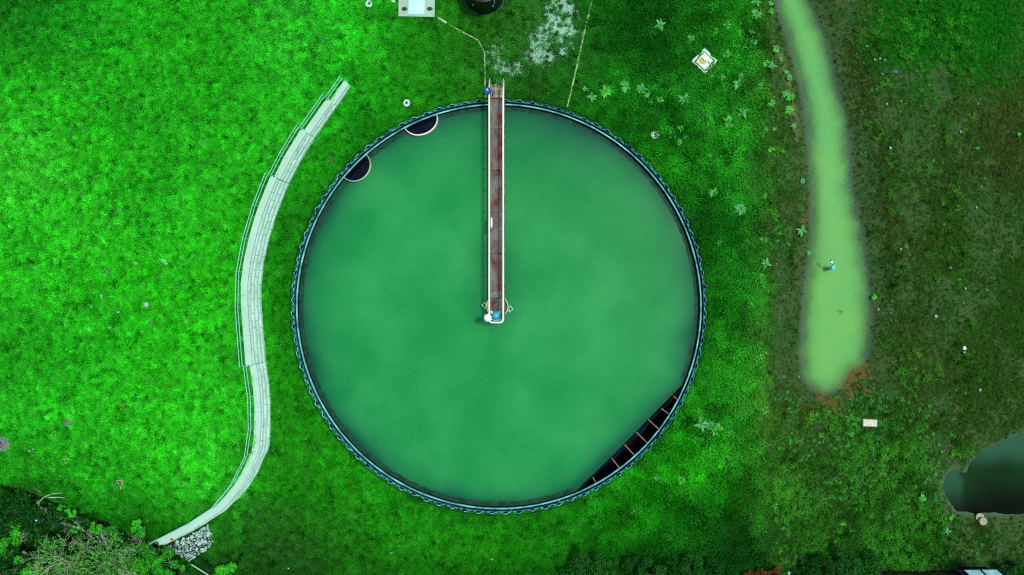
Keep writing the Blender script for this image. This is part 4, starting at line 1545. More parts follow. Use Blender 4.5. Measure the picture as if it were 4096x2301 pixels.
def misc_right():
    p = G(3474, 1690)
    mb = MB().box((0, 0, .12), (1.0, .5, .3), -.03, .04)
    o = mb.build('concrete_block', M_BLOCK, None, False, p)
    tag(o, 'cream oblong concrete block lying in the grass below the creek', 'block')
    p = G(3921, 2080)
    t = thing('pipe_stub', 'pale upright pipe stub with a leaning lid by the pond', 'pipe stub', p)
    MB().lathe([(.28, -.3), (.28, .34), (.25, .36), (.001, .36)], (0, 0, 0), 24).build('stub', M_YEL, t)
    MB().lathe([(.30, 0), (.30, .06), (.001, .06)], (-.09, .22, .06), 24).build('lid', M_YEL, t)
    # fitting on a post in the creek
    p = P(3316, 1074, -.5)
    t = thing('creek_fitting', 'pale turquoise fitting on a short post in the creek with a striped spout', 'fitting', (p.x, p.y, -.5))
    MB().tube([(0, 0, -1.0), (.02, 0, .45)], .10, 12).build('post', M_POST, t)
    e = P(3334, 1071, .35)
    ex, ey = e.x - p.x, e.y - p.y
    MB().lathe([(.001, .48), (.12, .46), (.165, .34), (.17, .15), (.12, .02), (.001, 0)], (ex, ey, .42), 20).build('head', M_FITC, t, True)
    n = 9
    a, b = P(3331, 1062, .62), P(3322.5, 1040.5, .75)
    for k in range(2):
        s = (-1, 1)[k]
        MB().tube([(ex + s * .07, ey + .12, .75), (ex + s * .12, ey + .2, .8)], .05, 8).build('lug', M_FITC, t)
    segs = [(.0, .1, M_DARK), (.1, .18, M_FITC), (.18, .26, M_DARK), (.26, .36, M_FITC), (.36, .44, M_DARK), (.44, .86, M_WHITE), (.86, 1, M_DARK)]
    for f0, f1, m in segs:
        A = a + (b - a) * f0
        B = a + (b - a) * f1
        w = .075 if m is M_WHITE else .045
        MB().tube([(A.x - p.x, A.y - p.y, A.z + .5), (B.x - p.x, B.y - p.y, B.z + .5)], w, 10).build('spout_band', m, t)
    # drowned twigs
    p = P(3358, 1249, -.5)
    t = thing('drowned_plant', 'small dark plant sticking out of the creek water', 'plant', p)
    mb = MB()
    for k in range(9):
        a = random.uniform(0, 6.3)
        mb.tube([(0, 0, -.3), (.1 * math.cos(a), .1 * math.sin(a), .02), (.25 * math.cos(a), .22 * math.sin(a), .05)], .016, 4, r2=.006)
    mb.build('twigs', M_TWIGD, t)
    # white scraps on the field
    W = 'white scraps scattered on the field beyond the creek'
    lst = [(3496, 241, 5, 'white scrap, lowest of the loose cluster high on the field'), (3517, 237, 5, 'white scrap in the middle of the cluster high on the field'),
           (3536, 241, 4, 'small white scrap at the far end of the cluster high on the field'), (3602, 407, 5, 'cream scrap on dark bare soil below the blue rag'),
           (3543.6, 418.6, 5, 'bluish white scrap on dark soil beside the cream one'), (3525, 297, 5, 'white scrap beside the blue rag'),
           (3465, 188, 4, 'tiny cream scrap on the brown creek bank'), (3734, 80, 4, 'tiny pale scrap at the bright green field corner'),
           (3839, 529, 6, 'white scrap above the lone weed in the field'), (3557, 593, 8, 'pale flat scrap halfway down the creek bank'),
           (3600, 997.5, 6, 'white scrap above the creek fitting level on the far bank'), (3799, 1070, 6, 'pale grey scrap in the middle of the field'),
           (3856, 1155, 6, 'pale bluish scrap in the middle of the field'), (3740, 1265, 8, 'cream and white scrap alone in the field grass'),
           (3511, 1237.6, 5, 'white scrap near the water edge of the creek'), (3903, 832, 5, 'cream scrap in a green field patch'),
           (3916, 1559, 7, 'pale round scrap above the pond'), (3285.6, 1982, 6, 'white scrap in weeds far below the creek end'),
           (3152.6, 2291, 9, 'white rounded stone among the reddish bushes'), (3561, 1250, 3, 'tiny white scrap beside the creek bank')]
    for i, (x, y, r, l) in enumerate(lst):
        stone(x, y, r, r * .8, i * 37, M_STONE, l, 'white_scrap', 'scrap', 900 + i, group=W)
    stone(3852, 1393, 9, 10, 0, M_WHITE, 'largest white scrap of the lower field, upper of two lumps', 'white_scrap', 'scrap', 950, group=W)
    stone(3852, 1408, 8, 7, 0, M_STONE, 'white scrap, lower of the two touching lumps in the lower field', 'white_scrap', 'scrap', 951, group=W)
    stone(3579, 289, 12, 7, 10, mat('blue_rag', alb((80, 120, 160)), .9, .3, 8), 'flat blue rag on bare soil high on the far bank', 'blue_rag', 'rag', 952, hz=.04)
    stone(1969, 2234, 7, 5, 0, M_STONE, 'small white stone in the grass below the tank', 'stone', 'stone', 953)
    stone(1567, 2210, 7, 5, 0, M_STONE, 'pale flat stone beside a rusty patch below the tank', 'stone', 'stone', 954)
    stone(1155, 2271, 3.5, 3.5, 0, M_WHITE, 'tiny round white stone between the rock pile and the tank', 'stone', 'stone', 955)
    # light roof sheet over a dark frame, mostly outside the frame
    p = P(3930, 2310, 2.2)
    t = thing('shed', 'shed with a pale blue sheet roof in a dark frame', 'shed', (p.x, p.y, 0))

    def q(px, py, z):
        v = P(px, py, z)
        return (v.x - p.x, v.y - p.y, v.z)
    A, B, Cc, D = q(3857, 2281, 2.4), q(3986, 2279, 2.4), q(4060, 2345, 2.2), q(3930, 2348, 2.2)
    mid1, mid2 = [(A[i] + B[i]) / 2 for i in range(3)], [(Cc[i] + D[i]) / 2 for i in range(3)]
    mb = MB()
    n = 30
    vs = []
    for k in range(n + 1):
        f = k / n
        u = [A[i] + (B[i] - A[i]) * f for i in range(3)]
        w = [D[i] + (Cc[i] - D[i]) * f for i in range(3)]
        zz = .015 * (k % 2)
        vs += [(u[0], u[1], u[2] + zz), (w[0], w[1], w[2] + zz), (w[0], w[1], w[2] - .05), (u[0], u[1], u[2] - .05)]
    mb.add(vs, [(4 * k + r, 4 * k + (r + 1) % 4, 4 * k + 4 + (r + 1) % 4, 4 * k + 4 + r) for k in range(n) for r in range(4)] + [(0, 1, 2, 3), tuple(4 * n + r for r in range(4))])
    mb.build('roof_sheet', M_PANEL, t)
    for a, b in ((q(3828, 2279, 2.3), q(3920, 2350, 2.1)), (mid1, mid2), (q(4000, 2276, 2.3), q(4090, 2345, 2.1)), (q(3826, 2282, 2.3), q(4010, 2276, 2.3))):
        MB().tube([(a[0], a[1], a[2] + .04), (b[0], b[1], b[2] + .04)], .05, 5).build('roof_beam', M_DARK, t)
    MB().box((.75, -.75, 1.0), (2.0, 1.2, 2.0)).build('shed_wall', M_DARK, t)
    t = thing('field_fence', 'low dark slatted fence along the lower edge beside the shed', 'fence', P(3500, 2296, 0))
    o = t.location
    for k in range(9):
        v = P(3500 + k * 42, 2296, .5)
        MB().box((v.x - o.x, v.y - o.y, .4), (.06, .06, .9)).build('post', M_TIMB, t)
    for z in (.25, .55, .82):
        a, b = P(3490, 2296, .5), P(3846, 2290, .5)
        MB().tube([(a.x - o.x, a.y - o.y, z), (b.x - o.x, b.y - o.y, z)], .045, 4).build('rail', M_TIMB, t)


misc_right()


# ------------------------------------------------------------------ lower corner: timber edging, cable, gate
def corner_bits():
    t = thing('timber_edging', 'dark rotting timber edging between the lawn and the thicket', 'edging', (TIMB_P[3][0], TIMB_P[3][1], 0))
    o = t.location
    for i in range(1, len(TIMB_P) - 2):
        a, b = Vector(TIMB_P[i]), Vector(TIMB_P[i + 1])
        d = (b - a)
        c = (a + b) / 2
        L = d.length
        zt = tz(c.x, c.y + .5)
        MB().box((c.x - o.x, c.y - o.y, zt / 2 + .05), (L - .05, .14, zt + .25), math.atan2(d.y, d.x) + random.uniform(-.02, .02), .02).build('plank', M_TIMB, t)
    for i in (2, 4, 5):
        a = Vector(TIMB_P[i])
        MB().box((a.x - o.x + .1, a.y - o.y - .12, .5), (.14, .14, 1.3), .3).build('stake', M_TIMB, t)
    p = P(144, 1962, 1.2)
    mb = MB().box((0, 0, 0), (.62, .13, .07), -.6, .01)
    tag(mb.build('loose_plank', M_WOOD, None, False, (p.x, p.y, tz(p.x, p.y + .3) + .1)), 'loose weathered plank lying on the timber edging', 'plank')
    p = P(556, 2142, .6)
    mb = MB().box((0, 0, 0), (.9, .2, .08), -.45, .01).box((.5, -.1, .05), (.7, .1, .06), -.6, .01)
    tag(mb.build('plank_pile', M_WOOD, None, False, (p.x, p.y, .75)), 'pair of grey planks beyond the low end of the wall', 'planks')
    # cable over the thicket
    pts = []
    A, B = P(-40, 2035, 3.2), P(640, 2230, 3.0)
    for k in range(25):
        f = k / 24
        v = A + (B - A) * f
        v.z -= .5 * math.sin(PI * f)
        pts.append(v)
    t = thing('overhead_cable', 'dark overhead cable crossing the thicket', 'cable', A)
    MB().tube([v - A for v in pts], .025, 5).build('cable', M_WIRE, t)
    m = A + (B - A) * .26
    MB().box((m.x - A.x, m.y - A.y, -.25), (.12, .07, .07), -.3).build('cable_clip', M_GREYC, t)
    # gate and mesh fence below the rock pile
    t = thing('metal_gate', 'dark metal gate frame with white pipe rails below the rock pile', 'gate', P(760, 2240, 0))
    o = t.location

    def q(px, py, z):
        v = P(px, py, z)
        return v - o
    MB().tube([q(752.5, 2246, 1.3), q(782, 2225, 1.3)], .035, 6).build('white_rail', M_GREYC, t)
    MB().tube([q(763, 2257, 1.2), q(845, 2308, 1.2)], .035, 6).build('white_rail', M_GREYC, t)
    MB().tube([q(779, 2236, 1.3), q(888, 2310, 1.3)], .03, 6).build('dark_rail', M_DARK, t)
    MB().tube([q(744, 2282, 1.2), q(770, 2308, 1.2)], .03, 6).build('dark_rail', M_WIRE, t)
    for a in ((752.5, 2246), (779, 2236), (763, 2257), (830, 2272), (744, 2282)):
        v = q(a[0], a[1], 1.3)
        MB().tube([(v.x, v.y, 0), (v.x, v.y, 1.35)], .04, 6).build('post', M_DARK, t)
    mb = MB()
    a, b = q(779, 2236, 1.3), q(888, 2310, 1.3)
    for k in range(40):
        f = k / 39
        v = a + (b - a) * f
        mb.tube([(v.x, v.y, .05), (v.x, v.y, 1.28)], .006, 3)
    mb.build('mesh', M_DARK, t)
    # dark boggy pad inside the gate
    MB().prism([q(*c, 0.0)[:2] for c in ((757, 2262), (782, 2238), (880, 2304), (835, 2312))], .02, .05).build('rubber_mat', mat('black_mat', alb((14, 34, 32)), .9, .4, 3), t)


corner_bits()


# ------------------------------------------------------------------ vegetation
def rosette(seed, R=.34, nl=10):
    rnd = random.Random(seed)
    V, F = [], []
    for i in range(nl):
        a = 2 * PI * i / nl + rnd.uniform(-.3, .3)
        L = R * rnd.uniform(.65, 1.1)
        w = L * rnd.uniform(.16, .24)
        lift = rnd.uniform(.35, .8)
        n = len(V)
        ca_, sa_ = math.cos(a), math.sin(a)
        bend = rnd.uniform(-.25, .25)
        prof = [0.12, .5, .9, 1.0, .7, .08]
        for k, pw in enumerate(prof):
            s = k / 5
            r = L * s
            z = .05 + lift * L * (s * 1.5 - s * s * 1.45)
            ww = w * pw
            bx = bend * L * s * s
            wav = .02 * math.sin(k * 2 + seed)
            for sd, dz in ((-1, .3), (0, 0), (1, .3)):
                x, y = r, sd * ww + bx
                V.append((x * ca_ - y * sa_, x * sa_ + y * ca_, z + dz * ww + wav * sd))
        for k in range(5):
            for j in range(2):
                q = n + 3 * k + j
                F.append((q, q + 1, q + 4, q + 3))
    return fast_mesh('broadleaf_weed', np.array(V), np.array(F), True)


M_WEED = [leaf_mat('weed_leaf_pale', alb((82, 188, 86)), .4, transl=.2, rough=.5), leaf_mat('weed_leaf_mid', alb((74, 196, 56)), .4, transl=.2, rough=.5),
          leaf_mat('weed_leaf_blue', alb((86, 184, 100)), .4, transl=.2, rough=.45)]
WEEDM = []
for k in range(9):
    me = rosette(40 + k, random.choice([.26, .3, .34]), random.choice([7, 9, 11, 13]))
    me.materials.append(M_WEED[k % 3])
    WEEDM.append(me)

S = 1.887
weeds = []
for ox, oy, l in ((2048, 0, [(1165, 55), (1390, 60), (1505, 95), (1110, 200), (1345, 300), (1620, 200), (1535, 245), (1725, 50), (1720, 185), (1710, 250), (1800, 265), (1820, 320),
                             (1835, 120), (1610, 420), (1500, 580), (1575, 590), (1720, 585), (1110, 455), (1040, 770), (1110, 760), (690, 660), (700, 705), (550, 680), (850, 660),
                             (1010, 705), (970, 670), (855, 815), (600, 740), (1210, 1040), (1255, 1085), (1300, 1035), (1270, 975), (1730, 860), (1860, 660), (1905, 480), (1905, 985),
                             (1880, 1020), (1620, 930), (1490, 1180), (1530, 1420), (1480, 880), (1290, 760), (1755, 15), (1830, 20), (1700, 640)]),
                  (3072, 0, [(15, 95), (90, 455), (20, 510), (125, 545), (155, 590), (115, 720), (155, 740), (20, 790), (150, 840), (45, 980), (185, 960), (1880, 1020), (15, 1130), (255, 1370), (10, 30), (50, 375)]),
                  (2048, 767, [(1560, 385), (1515, 10), (1900, 35), (1905, 545), (1890, 370), (1715, 130), (1880, 640), (1800, 860), (1810, 1130), (1530, 420)]),
                  (3072, 767, [(243, 297), (305, 465), (790, 797)]),
                  (2048, 1534, [(1400, 200), (1420, 250), (1420, 300), (1520, 350), (1640, 370), (1390, 400), (1430, 420), (1505, 540), (1590, 580), (1430, 620), (1490, 310), (1270, 720),
                                (1090, 710), (1740, 490), (1860, 265), (1545, 330), (1450, 270)]),
                  (3072, 1534, [(1340, 1110), (1150, 860), (560, 1050), (1370, 1010)])):
    weeds += [(ox + a / S, oy + b / S) for a, b in l]
MARKS = [('the square valve chamber', 2818, 246), ('the largest round collar', 2650, 540), ('the straight kerb', 2310, 400), ('the upper creek bank bend', 3190, 330),
         ('the tank end of the outlet weir', 2800, 1700), ('the outer curve of the tank', 2830, 1050), ('the creek fitting', 3316, 1074), ('the pond', 3790, 2060),
         ('the pale scraps of the open field', 3839, 529), ('the top edge by the creek', 3010, 30), ('the middle creek bank', 3120, 640)]
ORD = ['nearest', 'second nearest', 'third nearest', 'fourth nearest', 'fifth nearest', 'sixth nearest', 'seventh nearest', 'eighth nearest', 'ninth nearest', 'tenth nearest',
       'eleventh nearest', 'twelfth nearest', 'thirteenth nearest', 'fourteenth nearest', 'fifteenth nearest', 'sixteenth nearest', 'seventeenth nearest', 'eighteenth nearest', 'nineteenth nearest', 'twentieth nearest']
byM = {}
for w in weeds:
    k = min(range(len(MARKS)), key=lambda i: (MARKS[i][1] - w[0]) ** 2 + (MARKS[i][2] - w[1]) ** 2)
    byM.setdefault(k, []).append(w)
wi = 0
for k, ws in byM.items():
    ws.sort(key=lambda w: (MARKS[k][1] - w[0]) ** 2 + (MARKS[k][2] - w[1]) ** 2)
    for j, (px, py) in enumerate(ws):
        p = G(px, py)
        o = bpy.data.objects.new('broadleaf_weed', WEEDM[wi % 9])
        s = random.choice([.7, .9, 1.0, 1.15, 1.3, 1.6]) * random.uniform(.9, 1.1)
        if px > 2700 and py > 1500 and px < 2960:
            s *= 1.15
        o.location = (p.x, p.y, p.z + .14)
        o.scale = (s, s, s)
        o.rotation_euler = (0, 0, random.uniform(0, 6.3))
        COL.objects.link(o)
        wi += 1
        tag(o, 'broad-leaved weed, %s of its kind to %s' % (ORD[j], MARKS[k][0]), 'weed', 'broad-leaved weeds in the rough grass')


def bush_mesh(seed, R, hgt, n, leaf, clumps=14, up=.5, elong=1.6, hollow=.35):
    """leaf quads gathered in clumps through an uneven crown; returns fast mesh (no stem)"""
    rg = np.random.default_rng(seed)
    ang = rg.uniform(0, 2 * PI, clumps)
    rad = np.sqrt(rg.uniform(hollow ** 2, 1, clumps)) * rg.uniform(.5, 1.0, clumps)
    cz = hgt * (.35 + .6 * np.sqrt(np.clip(1 - rad ** 2, 0, 1)) * rg.uniform(.55, 1, clumps))
    cc = np.stack([R * rad * np.cos(ang), R * rad * np.sin(ang), cz], 1)
    cs = rg.uniform(.18, .42, clumps) * R
    w = cs ** 2
    pick = rg.choice(clumps, n, p=w / w.sum())
    d = rg.normal(size=(n, 3))
    d /= np.linalg.norm(d, axis=1)[:, None]
    d[:, 2] = np.abs(d[:, 2]) * .8 + d[:, 2] * .2
    pos = cc[pick] + d * (cs[pick] * rg.uniform(.35, 1.0, n) ** .6)[:, None]
    pos[:, 2] = np.clip(pos[:, 2], .05, None)
    nr = d + np.array([0, 0, up]) + rg.normal(size=(n, 3)) * .45
    nr /= np.linalg.norm(nr, axis=1)[:, None]
    t = np.cross(nr, rg.normal(size=(n, 3)))
    t /= np.linalg.norm(t, axis=1)[:, None]
    b = np.cross(nr, t)
    s = leaf * rg.uniform(.6, 1.3, n)[:, None]
    V = np.stack([pos - t * s * elong, pos - b * s * .55 + nr * s * .15, pos + t * s * elong, pos + b * s * .55 + nr * s * .15], 1).reshape(-1, 3)
    F = np.arange(4 * n).reshape(n, 4)
    return fast_mesh('foliage', V, F), cc


def branches_mb(cc, r0=.03, base=(0, 0, 0)):
    mb = MB()
    for c in cc:
        b = Vector(base)
        c = Vector(c)
        m = b.lerp(c, .5) + Vector((random.uniform(-.12, .12), random.uniform(-.12, .12), .08))
        mb.tube([b, m, c], r0, 5, r2=r0 * .3)
    return mb


def bush(px, py, R, hgt, n, leaf, m, label, name='bush', cat='bush', seed=1, clumps=14, mbr=None, group=None, twigs=0, tw_mat=None, zb=None):
    p0 = G(px, py)
    p = P(px, py, p0.z + hgt * .55)
    z = tz(p.x, p.y)
    t = thing(name, label, cat, (p.x, p.y, z), 0, group)
    me, cc = bush_mesh(seed, R, hgt, n, leaf, clumps)
    link('foliage', me, m, t)
    branches_mb(cc, .035).build('stems', mbr or M_TWIGD, t)
    if twigs:
        mb = MB()
        rnd = random.Random(seed)

        def grow(a, d, L, r, lev):
            q = a + d * L * .5 + Vector((rnd.gauss(0, .08), rnd.gauss(0, .08), rnd.gauss(0, .04))) * L
            e = a + d * L + Vector((rnd.gauss(0, .12), rnd.gauss(0, .12), rnd.gauss(0, .05))) * L
            mb.tube([a, q, e], r, 4, r2=r * .5)
            if lev:
                for _ in range(rnd.choice([2, 3, 3])):
                    dd = (d + Vector((rnd.gauss(0, .55), rnd.gauss(0, .55), rnd.gauss(.05, .3)))).normalized()
                    st = a + (e - a) * rnd.uniform(.35, 1)
                    grow(st, dd, L * rnd.uniform(.5, .8), r * .55, lev - 1)
        for k in range(twigs):
            a = 2 * PI * k / twigs + rnd.uniform(-.3, .3)
            d = Vector((math.cos(a), math.sin(a), rnd.uniform(.25, .9))).normalized()
            grow(Vector((0, 0, hgt * .35)), d, R * .72, .026, 3)
        mb.build('bare_twigs', tw_mat or M_TWIG, t)
    return t


LG = leaf_mat('leaf_bright', alb((66, 205, 34)), .5, transl=.35)
LM = leaf_mat('leaf_mid', alb((52, 170, 28)), .6, transl=.3)
LD = leaf_mat('leaf_dark', alb((20, 84, 18)), .75, transl=.2)
LJ = leaf_mat('leaf_juniper', alb((28, 98, 26)), .6, transl=.15)
LO = leaf_mat('leaf_olive', alb((78, 160, 56)), .55, transl=.25)
LR = leaf_mat('leaf_rust', alb((98, 64, 32)), .5, transl=.15, hue=.02)
TH = 'shrubs crowded in the thicket below the timber edging'
bush(430, 2252, 2.5, 3.4, 1600, .075, LO, 'largest grey twiggy shrub in the thicket, half bare', seed=11, clumps=40, twigs=22, group=TH)
bush(228, 2238, 1.7, 2.5, 950, .075, LO, 'half bare twiggy shrub beside the largest one, nearer the frame corner', seed=12, clumps=26, twigs=15, group=TH)
bush(555, 2205, 1.4, 2.5, 1500, .06, LM, 'twiggy green shrub with pale branches below the wall end', seed=13, clumps=16, twigs=8, tw_mat=M_TWIGP, group=TH)
bush(672, 2262, 1.15, 2.0, 2200, .075, LM, 'dense green shrub between the wall end and the metal gate', seed=14, clumps=20, twigs=4, tw_mat=M_TWIGP, group=TH)
bush(620, 2285, 1.2, 2.2, 1600, .07, LM, 'green shrub with pale forked branches at the lower frame edge', seed=15, clumps=14, twigs=5, tw_mat=M_TWIGP, group=TH)
bush(60, 2040, 1.7, 1.5, 2300, .085, LD, 'dark shrub at the frame edge below the timber edging', seed=16, clumps=20, twigs=3, tw_mat=M_TWIGD, group=TH)
bush(100, 1985, .9, .9, 1300, .06, LM, 'mid green shrub under the loose plank', seed=17, clumps=14, group=TH)
bush(185, 2075, 1.6, 1.5, 2000, .085, LD, 'dark shrub with looping vines under the cable', seed=18, clumps=18, twigs=5, tw_mat=M_TWIG, group=TH)
bush(235, 2025, .8, .9, 1200, .06, LM, 'green shrub leaning on the middle of the timber edging', seed=19, clumps=12, group=TH)
bush(285, 2050, .75, .8, 1200, .06, LM, 'leafy shrub just below the bright one on the edging', seed=20, clumps=12, group=TH)
bush(322, 2034, .38, 1.2, 420, .055, LG, 'brightest small shrub growing over the timber edging', seed=21, clumps=8, group=TH)
bush(278, 2018, .25, 1.1, 200, .05, LG, 'little bright sprig along the timber edging', seed=22, clumps=5, group=TH)
bush(345, 2125, 1.3, 1.2, 1900, .085, LD, 'dark shrub in the middle of the thicket', seed=23, clumps=16, twigs=3, group=TH)
bush(395, 2110, .6, 1.5, 800, .06, LG, 'bright leafy shrub near the end of the timber edging', seed=24, clumps=10, group=TH)
bush(455, 2130, .8, 1.2, 1200, .06, LM, 'mid green shrub at the end of the timber edging', seed=25, clumps=12, group=TH)
bush(318, 2108, .3, 2.0, 320, .055, LG, 'small bright sprig beside the cable', seed=26, clumps=6, group=TH)
bush(548, 2097, .45, 1.0, 480, .06, LG, 'bright small shrub on the lawn corner near the bird', seed=27, clumps=8, group=TH)
bush(560, 2118, .6, .8, 800, .06, LM, 'green shrub beside the two grey planks', seed=28, clumps=10, group=TH)
bush(60, 2125, .9, 1.8, 1000, .06, LG, 'bright leafy shrub at the far side of the thicket under the cable', seed=29, clumps=9, twigs=4, group=TH)
bush(45, 2180, 1.1, 1.3, 1500, .07, LM, 'olive green shrub at the frame edge under the bright one', seed=30, clumps=12, group=TH)
bush(90, 2270, 1.6, 1.6, 2200, .07, LD, 'dark shrub at the lowest frame corner', seed=31, clumps=16, twigs=4, group=TH)
bush(150, 2285, 1.0, 1.9, 1500, .065, LG, 'bright shrub at the lower frame edge', seed=32, clumps=10, group=TH)
bush(100, 2230, .5, 2.2, 450, .055, LG, 'bright tuft above the dark corner shrub', seed=33, clumps=6, group=TH)
bush(330, 2290, 1.4, 1.4, 1800, .07, LD, 'dark shrub under the largest twiggy shrub at the frame edge', seed=34, clumps=14, group=TH)
bush(500, 2290, 1.3, 1.4, 1700, .07, LM, 'low green shrub at the frame edge under the twigs', seed=35, clumps=14, twigs=4, group=TH)
bush(905, 2296, .95, .8, 1500, .06, LG, 'bright lime shrub beside the metal gate at the frame edge', seed=36, clumps=14)
LJG = 'dark shrubs along the lower edge of the yard'
for i, (px, py, R, h, n, m, l) in enumerate([
    (2345, 2272, 1.45, 1.5, 2600, LJ, 'widest dark juniper shrub, nearest the tank'), (2285, 2290, .8, 1.0, 1000, LJ, 'small dark juniper shrub at the tank side of the widest one'),
    (2430, 2280, .9, 1.2, 1300, LJ, 'rounded juniper shrub at the field side of the widest one'), (2530, 2262, .9, .7, 1100, LD, 'low dark leafy shrub between two juniper shrubs'),
    (2610, 2290, 1.0, 1.4, 1500, LJ, 'juniper shrub cut by the frame in the middle of the row'), (2700, 2276, .9, 1.2, 1200, LD, 'dark shrub before the second wide juniper'),
    (2760, 2272, 1.15, 1.4, 1800, LJ, 'second widest juniper shrub of the row'), (2850, 2280, .9, .8, 1100, LD, 'low dark shrub between juniper and reddish shrubs'),
    (2985, 2295, .5, .6, 500, LR, 'small reddish dry shrub at the frame edge'), (3060, 2286, .6, .8, 700, LR, 'largest reddish dry shrub of the row'),
    (3100, 2292, .42, .6, 400, LR, 'reddish dry shrub beside the white rounded stone'), (3290, 2276, 1.2, 1.4, 1900, LD, 'dark leafy shrub at the creek side of the row'),
    (3380, 2262, 1.2, 1.5, 2000, LJ, 'tall green shrub rising highest near the field fence'), (3470, 2278, 1.1, 1.3, 1600, LJ, 'green shrub next to the field fence'),
    (4062, 2268, .9, 1.6, 1500, LJ, 'soft green shrub beside the shed roof'), (3200, 2290, .7, .7, 900, LD, 'dark low shrub beyond the white rounded stone')]):
    bush(px, py, R, h, n, .055, m, l, seed=60 + i, clumps=int(10 + R * 8), group=LJG)
# fallen branches on the edging
for i, (pts, l) in enumerate((([(150, 2015, 1.2), (175, 1990, 1.6), (205, 1976, 1.7), (248, 1972, 1.5)], 'long curved grey branch arching over the timber edging'),
                              ([(195, 1991, 1.3), (235, 1989, 1.4), (258, 1992, 1.2)], 'short grey branch lying across the timber edging'))):
    p0 = P(*pts[0])
    o = MB().tube([P(*q) - p0 for q in pts], .035, 6, r2=.015).build('fallen_branch', M_TWIG, None, False, p0)
    tag(o, l, 'branch')


# ------------------------------------------------------------------ scattered grass, litter and chippings (stuff)
def scatter(name, pts, cols, scl, rot, variants, label, cat, tilt=None):
    me = bpy.data.meshes.new(name)
    n = len(pts)
    me.vertices.add(n)
    me.vertices.foreach_set('co', np.asarray(pts, np.float32).ravel())
    a = me.attributes.new('tint', 'FLOAT_COLOR', 'POINT')
    a.data.foreach_set('color', np.concatenate([cols, np.ones((n, 1))], 1).astype(np.float32).ravel())
    a = me.attributes.new('sc', 'FLOAT', 'POINT')
    a.data.foreach_set('value', np.asarray(scl, np.float32))
    a = me.attributes.new('rt', 'FLOAT_VECTOR', 'POINT')
    r3 = np.zeros((n, 3), np.float32)
    r3[:, 2] = rot
    if tilt is not None:
        r3[:, :2] = tilt
    a.data.foreach_set('vector', r3.ravel())
    me.update()
    o = bpy.data.objects.new(name, me)
    COL.objects.link(o)
    tag(o, label, cat, kind='stuff')
    ng = bpy.data.node_groups.new(name + '_nodes', 'GeometryNodeTree')
    ng.interface.new_socket('Geometry', in_out='INPUT', socket_type='NodeSocketGeometry')
    ng.interface.new_socket('Geometry', in_out='OUTPUT', socket_type='NodeSocketGeometry')
    N, L = ng.nodes, ng.links
    gi, go = N.new('NodeGroupInput'), N.new('NodeGroupOutput')
    ip = N.new('GeometryNodeInstanceOnPoints')
    L.new(gi.outputs[0], ip.inputs['Points'])
    jn = N.new('GeometryNodeJoinGeometry')
    for v in variants:
        oi = N.new('GeometryNodeObjectInfo')
        oi.inputs['Object'].default_value = v
        oi.inputs['As Instance'].default_value = True
        L.new(oi.outputs['Geometry'], jn.inputs[0])
    L.new(jn.outputs[0], ip.inputs['Instance'])
    ip.inputs['Pick Instance'].default_value = True
    na = N.new('GeometryNodeInputNamedAttribute')
    na.data_type = 'FLOAT'
    na.inputs['Name'].default_value = 'sc'
    L.new(na.outputs['Attribute'], ip.inputs['Scale'])
    nb = N.new('GeometryNodeInputNamedAttribute')
    nb.data_type = 'FLOAT_VECTOR'
    nb.inputs['Name'].default_value = 'rt'
    L.new(nb.outputs['Attribute'], ip.inputs['Rotation'])
    L.new(ip.outputs['Instances'], go.inputs[0])
    md = o.modifiers.new('scatter', 'NODES')
    md.node_group = ng
    return o


def tuft(seed, n, rad, hgt, spread, w):
    rg = np.random.default_rng(seed)
    V, F = [], []
    for i in range(n):
        a = rg.uniform(0, 2 * PI)
        r = rad * math.sqrt(rg.uniform())
        x, y = r * math.cos(a), r * math.sin(a)
        d = rg.uniform(0, 2 * PI)
        s = spread * rg.uniform(.4, 1.2)
        h = hgt * rg.uniform(.5, 1.1)
        dx, dy = math.cos(d), math.sin(d)
        ww = w * rg.uniform(.7, 1.3)
        k = len(V)
        V += [(x - dy * ww, y + dx * ww, 0), (x + dy * ww, y - dx * ww, 0), (x + dx * s * .5 + dy * ww * .8, y + dy * s * .5 - dx * ww * .8, h * .8), (x + dx * s * .5 - dy * ww * .8, y + dy * s * .5 + dx * ww * .8, h * .8)]
        F.append((k, k + 1, k + 2, k + 3))
        V += [(x + dx * s * .5 - dy * ww * .8, y + dy * s * .5 + dx * ww * .8, h * .8), (x + dx * s * .5 + dy * ww * .8, y + dy * s * .5 - dx * ww * .8, h * .8), (x + dx * s + dy * ww * .2, y + dy * s - dx * ww * .2, h), (x + dx * s - dy * ww * .2, y + dy * s + dx * ww * .2, h)]
        F.append((k + 4, k + 5, k + 6, k + 7))
    return fast_mesh('grass_tuft', np.array(V), np.array(F))


M_GRASS = leaf_mat('grass_blade', alb((40, 170, 20)), .45, attr='tint', transl=.3, rough=.55, hue=.012)
TUFTS = []
for k in range(5):
    me = tuft(500 + k, (26, 30, 22, 34, 26)[k], .13, (.10, .13, .16, .11, .2)[k], (.14, .16, .2, .13, .22)[k], .013)
    me.materials.append(M_GRASS)
    TUFTS.append(bpy.data.objects.new('grass_tuft', me))


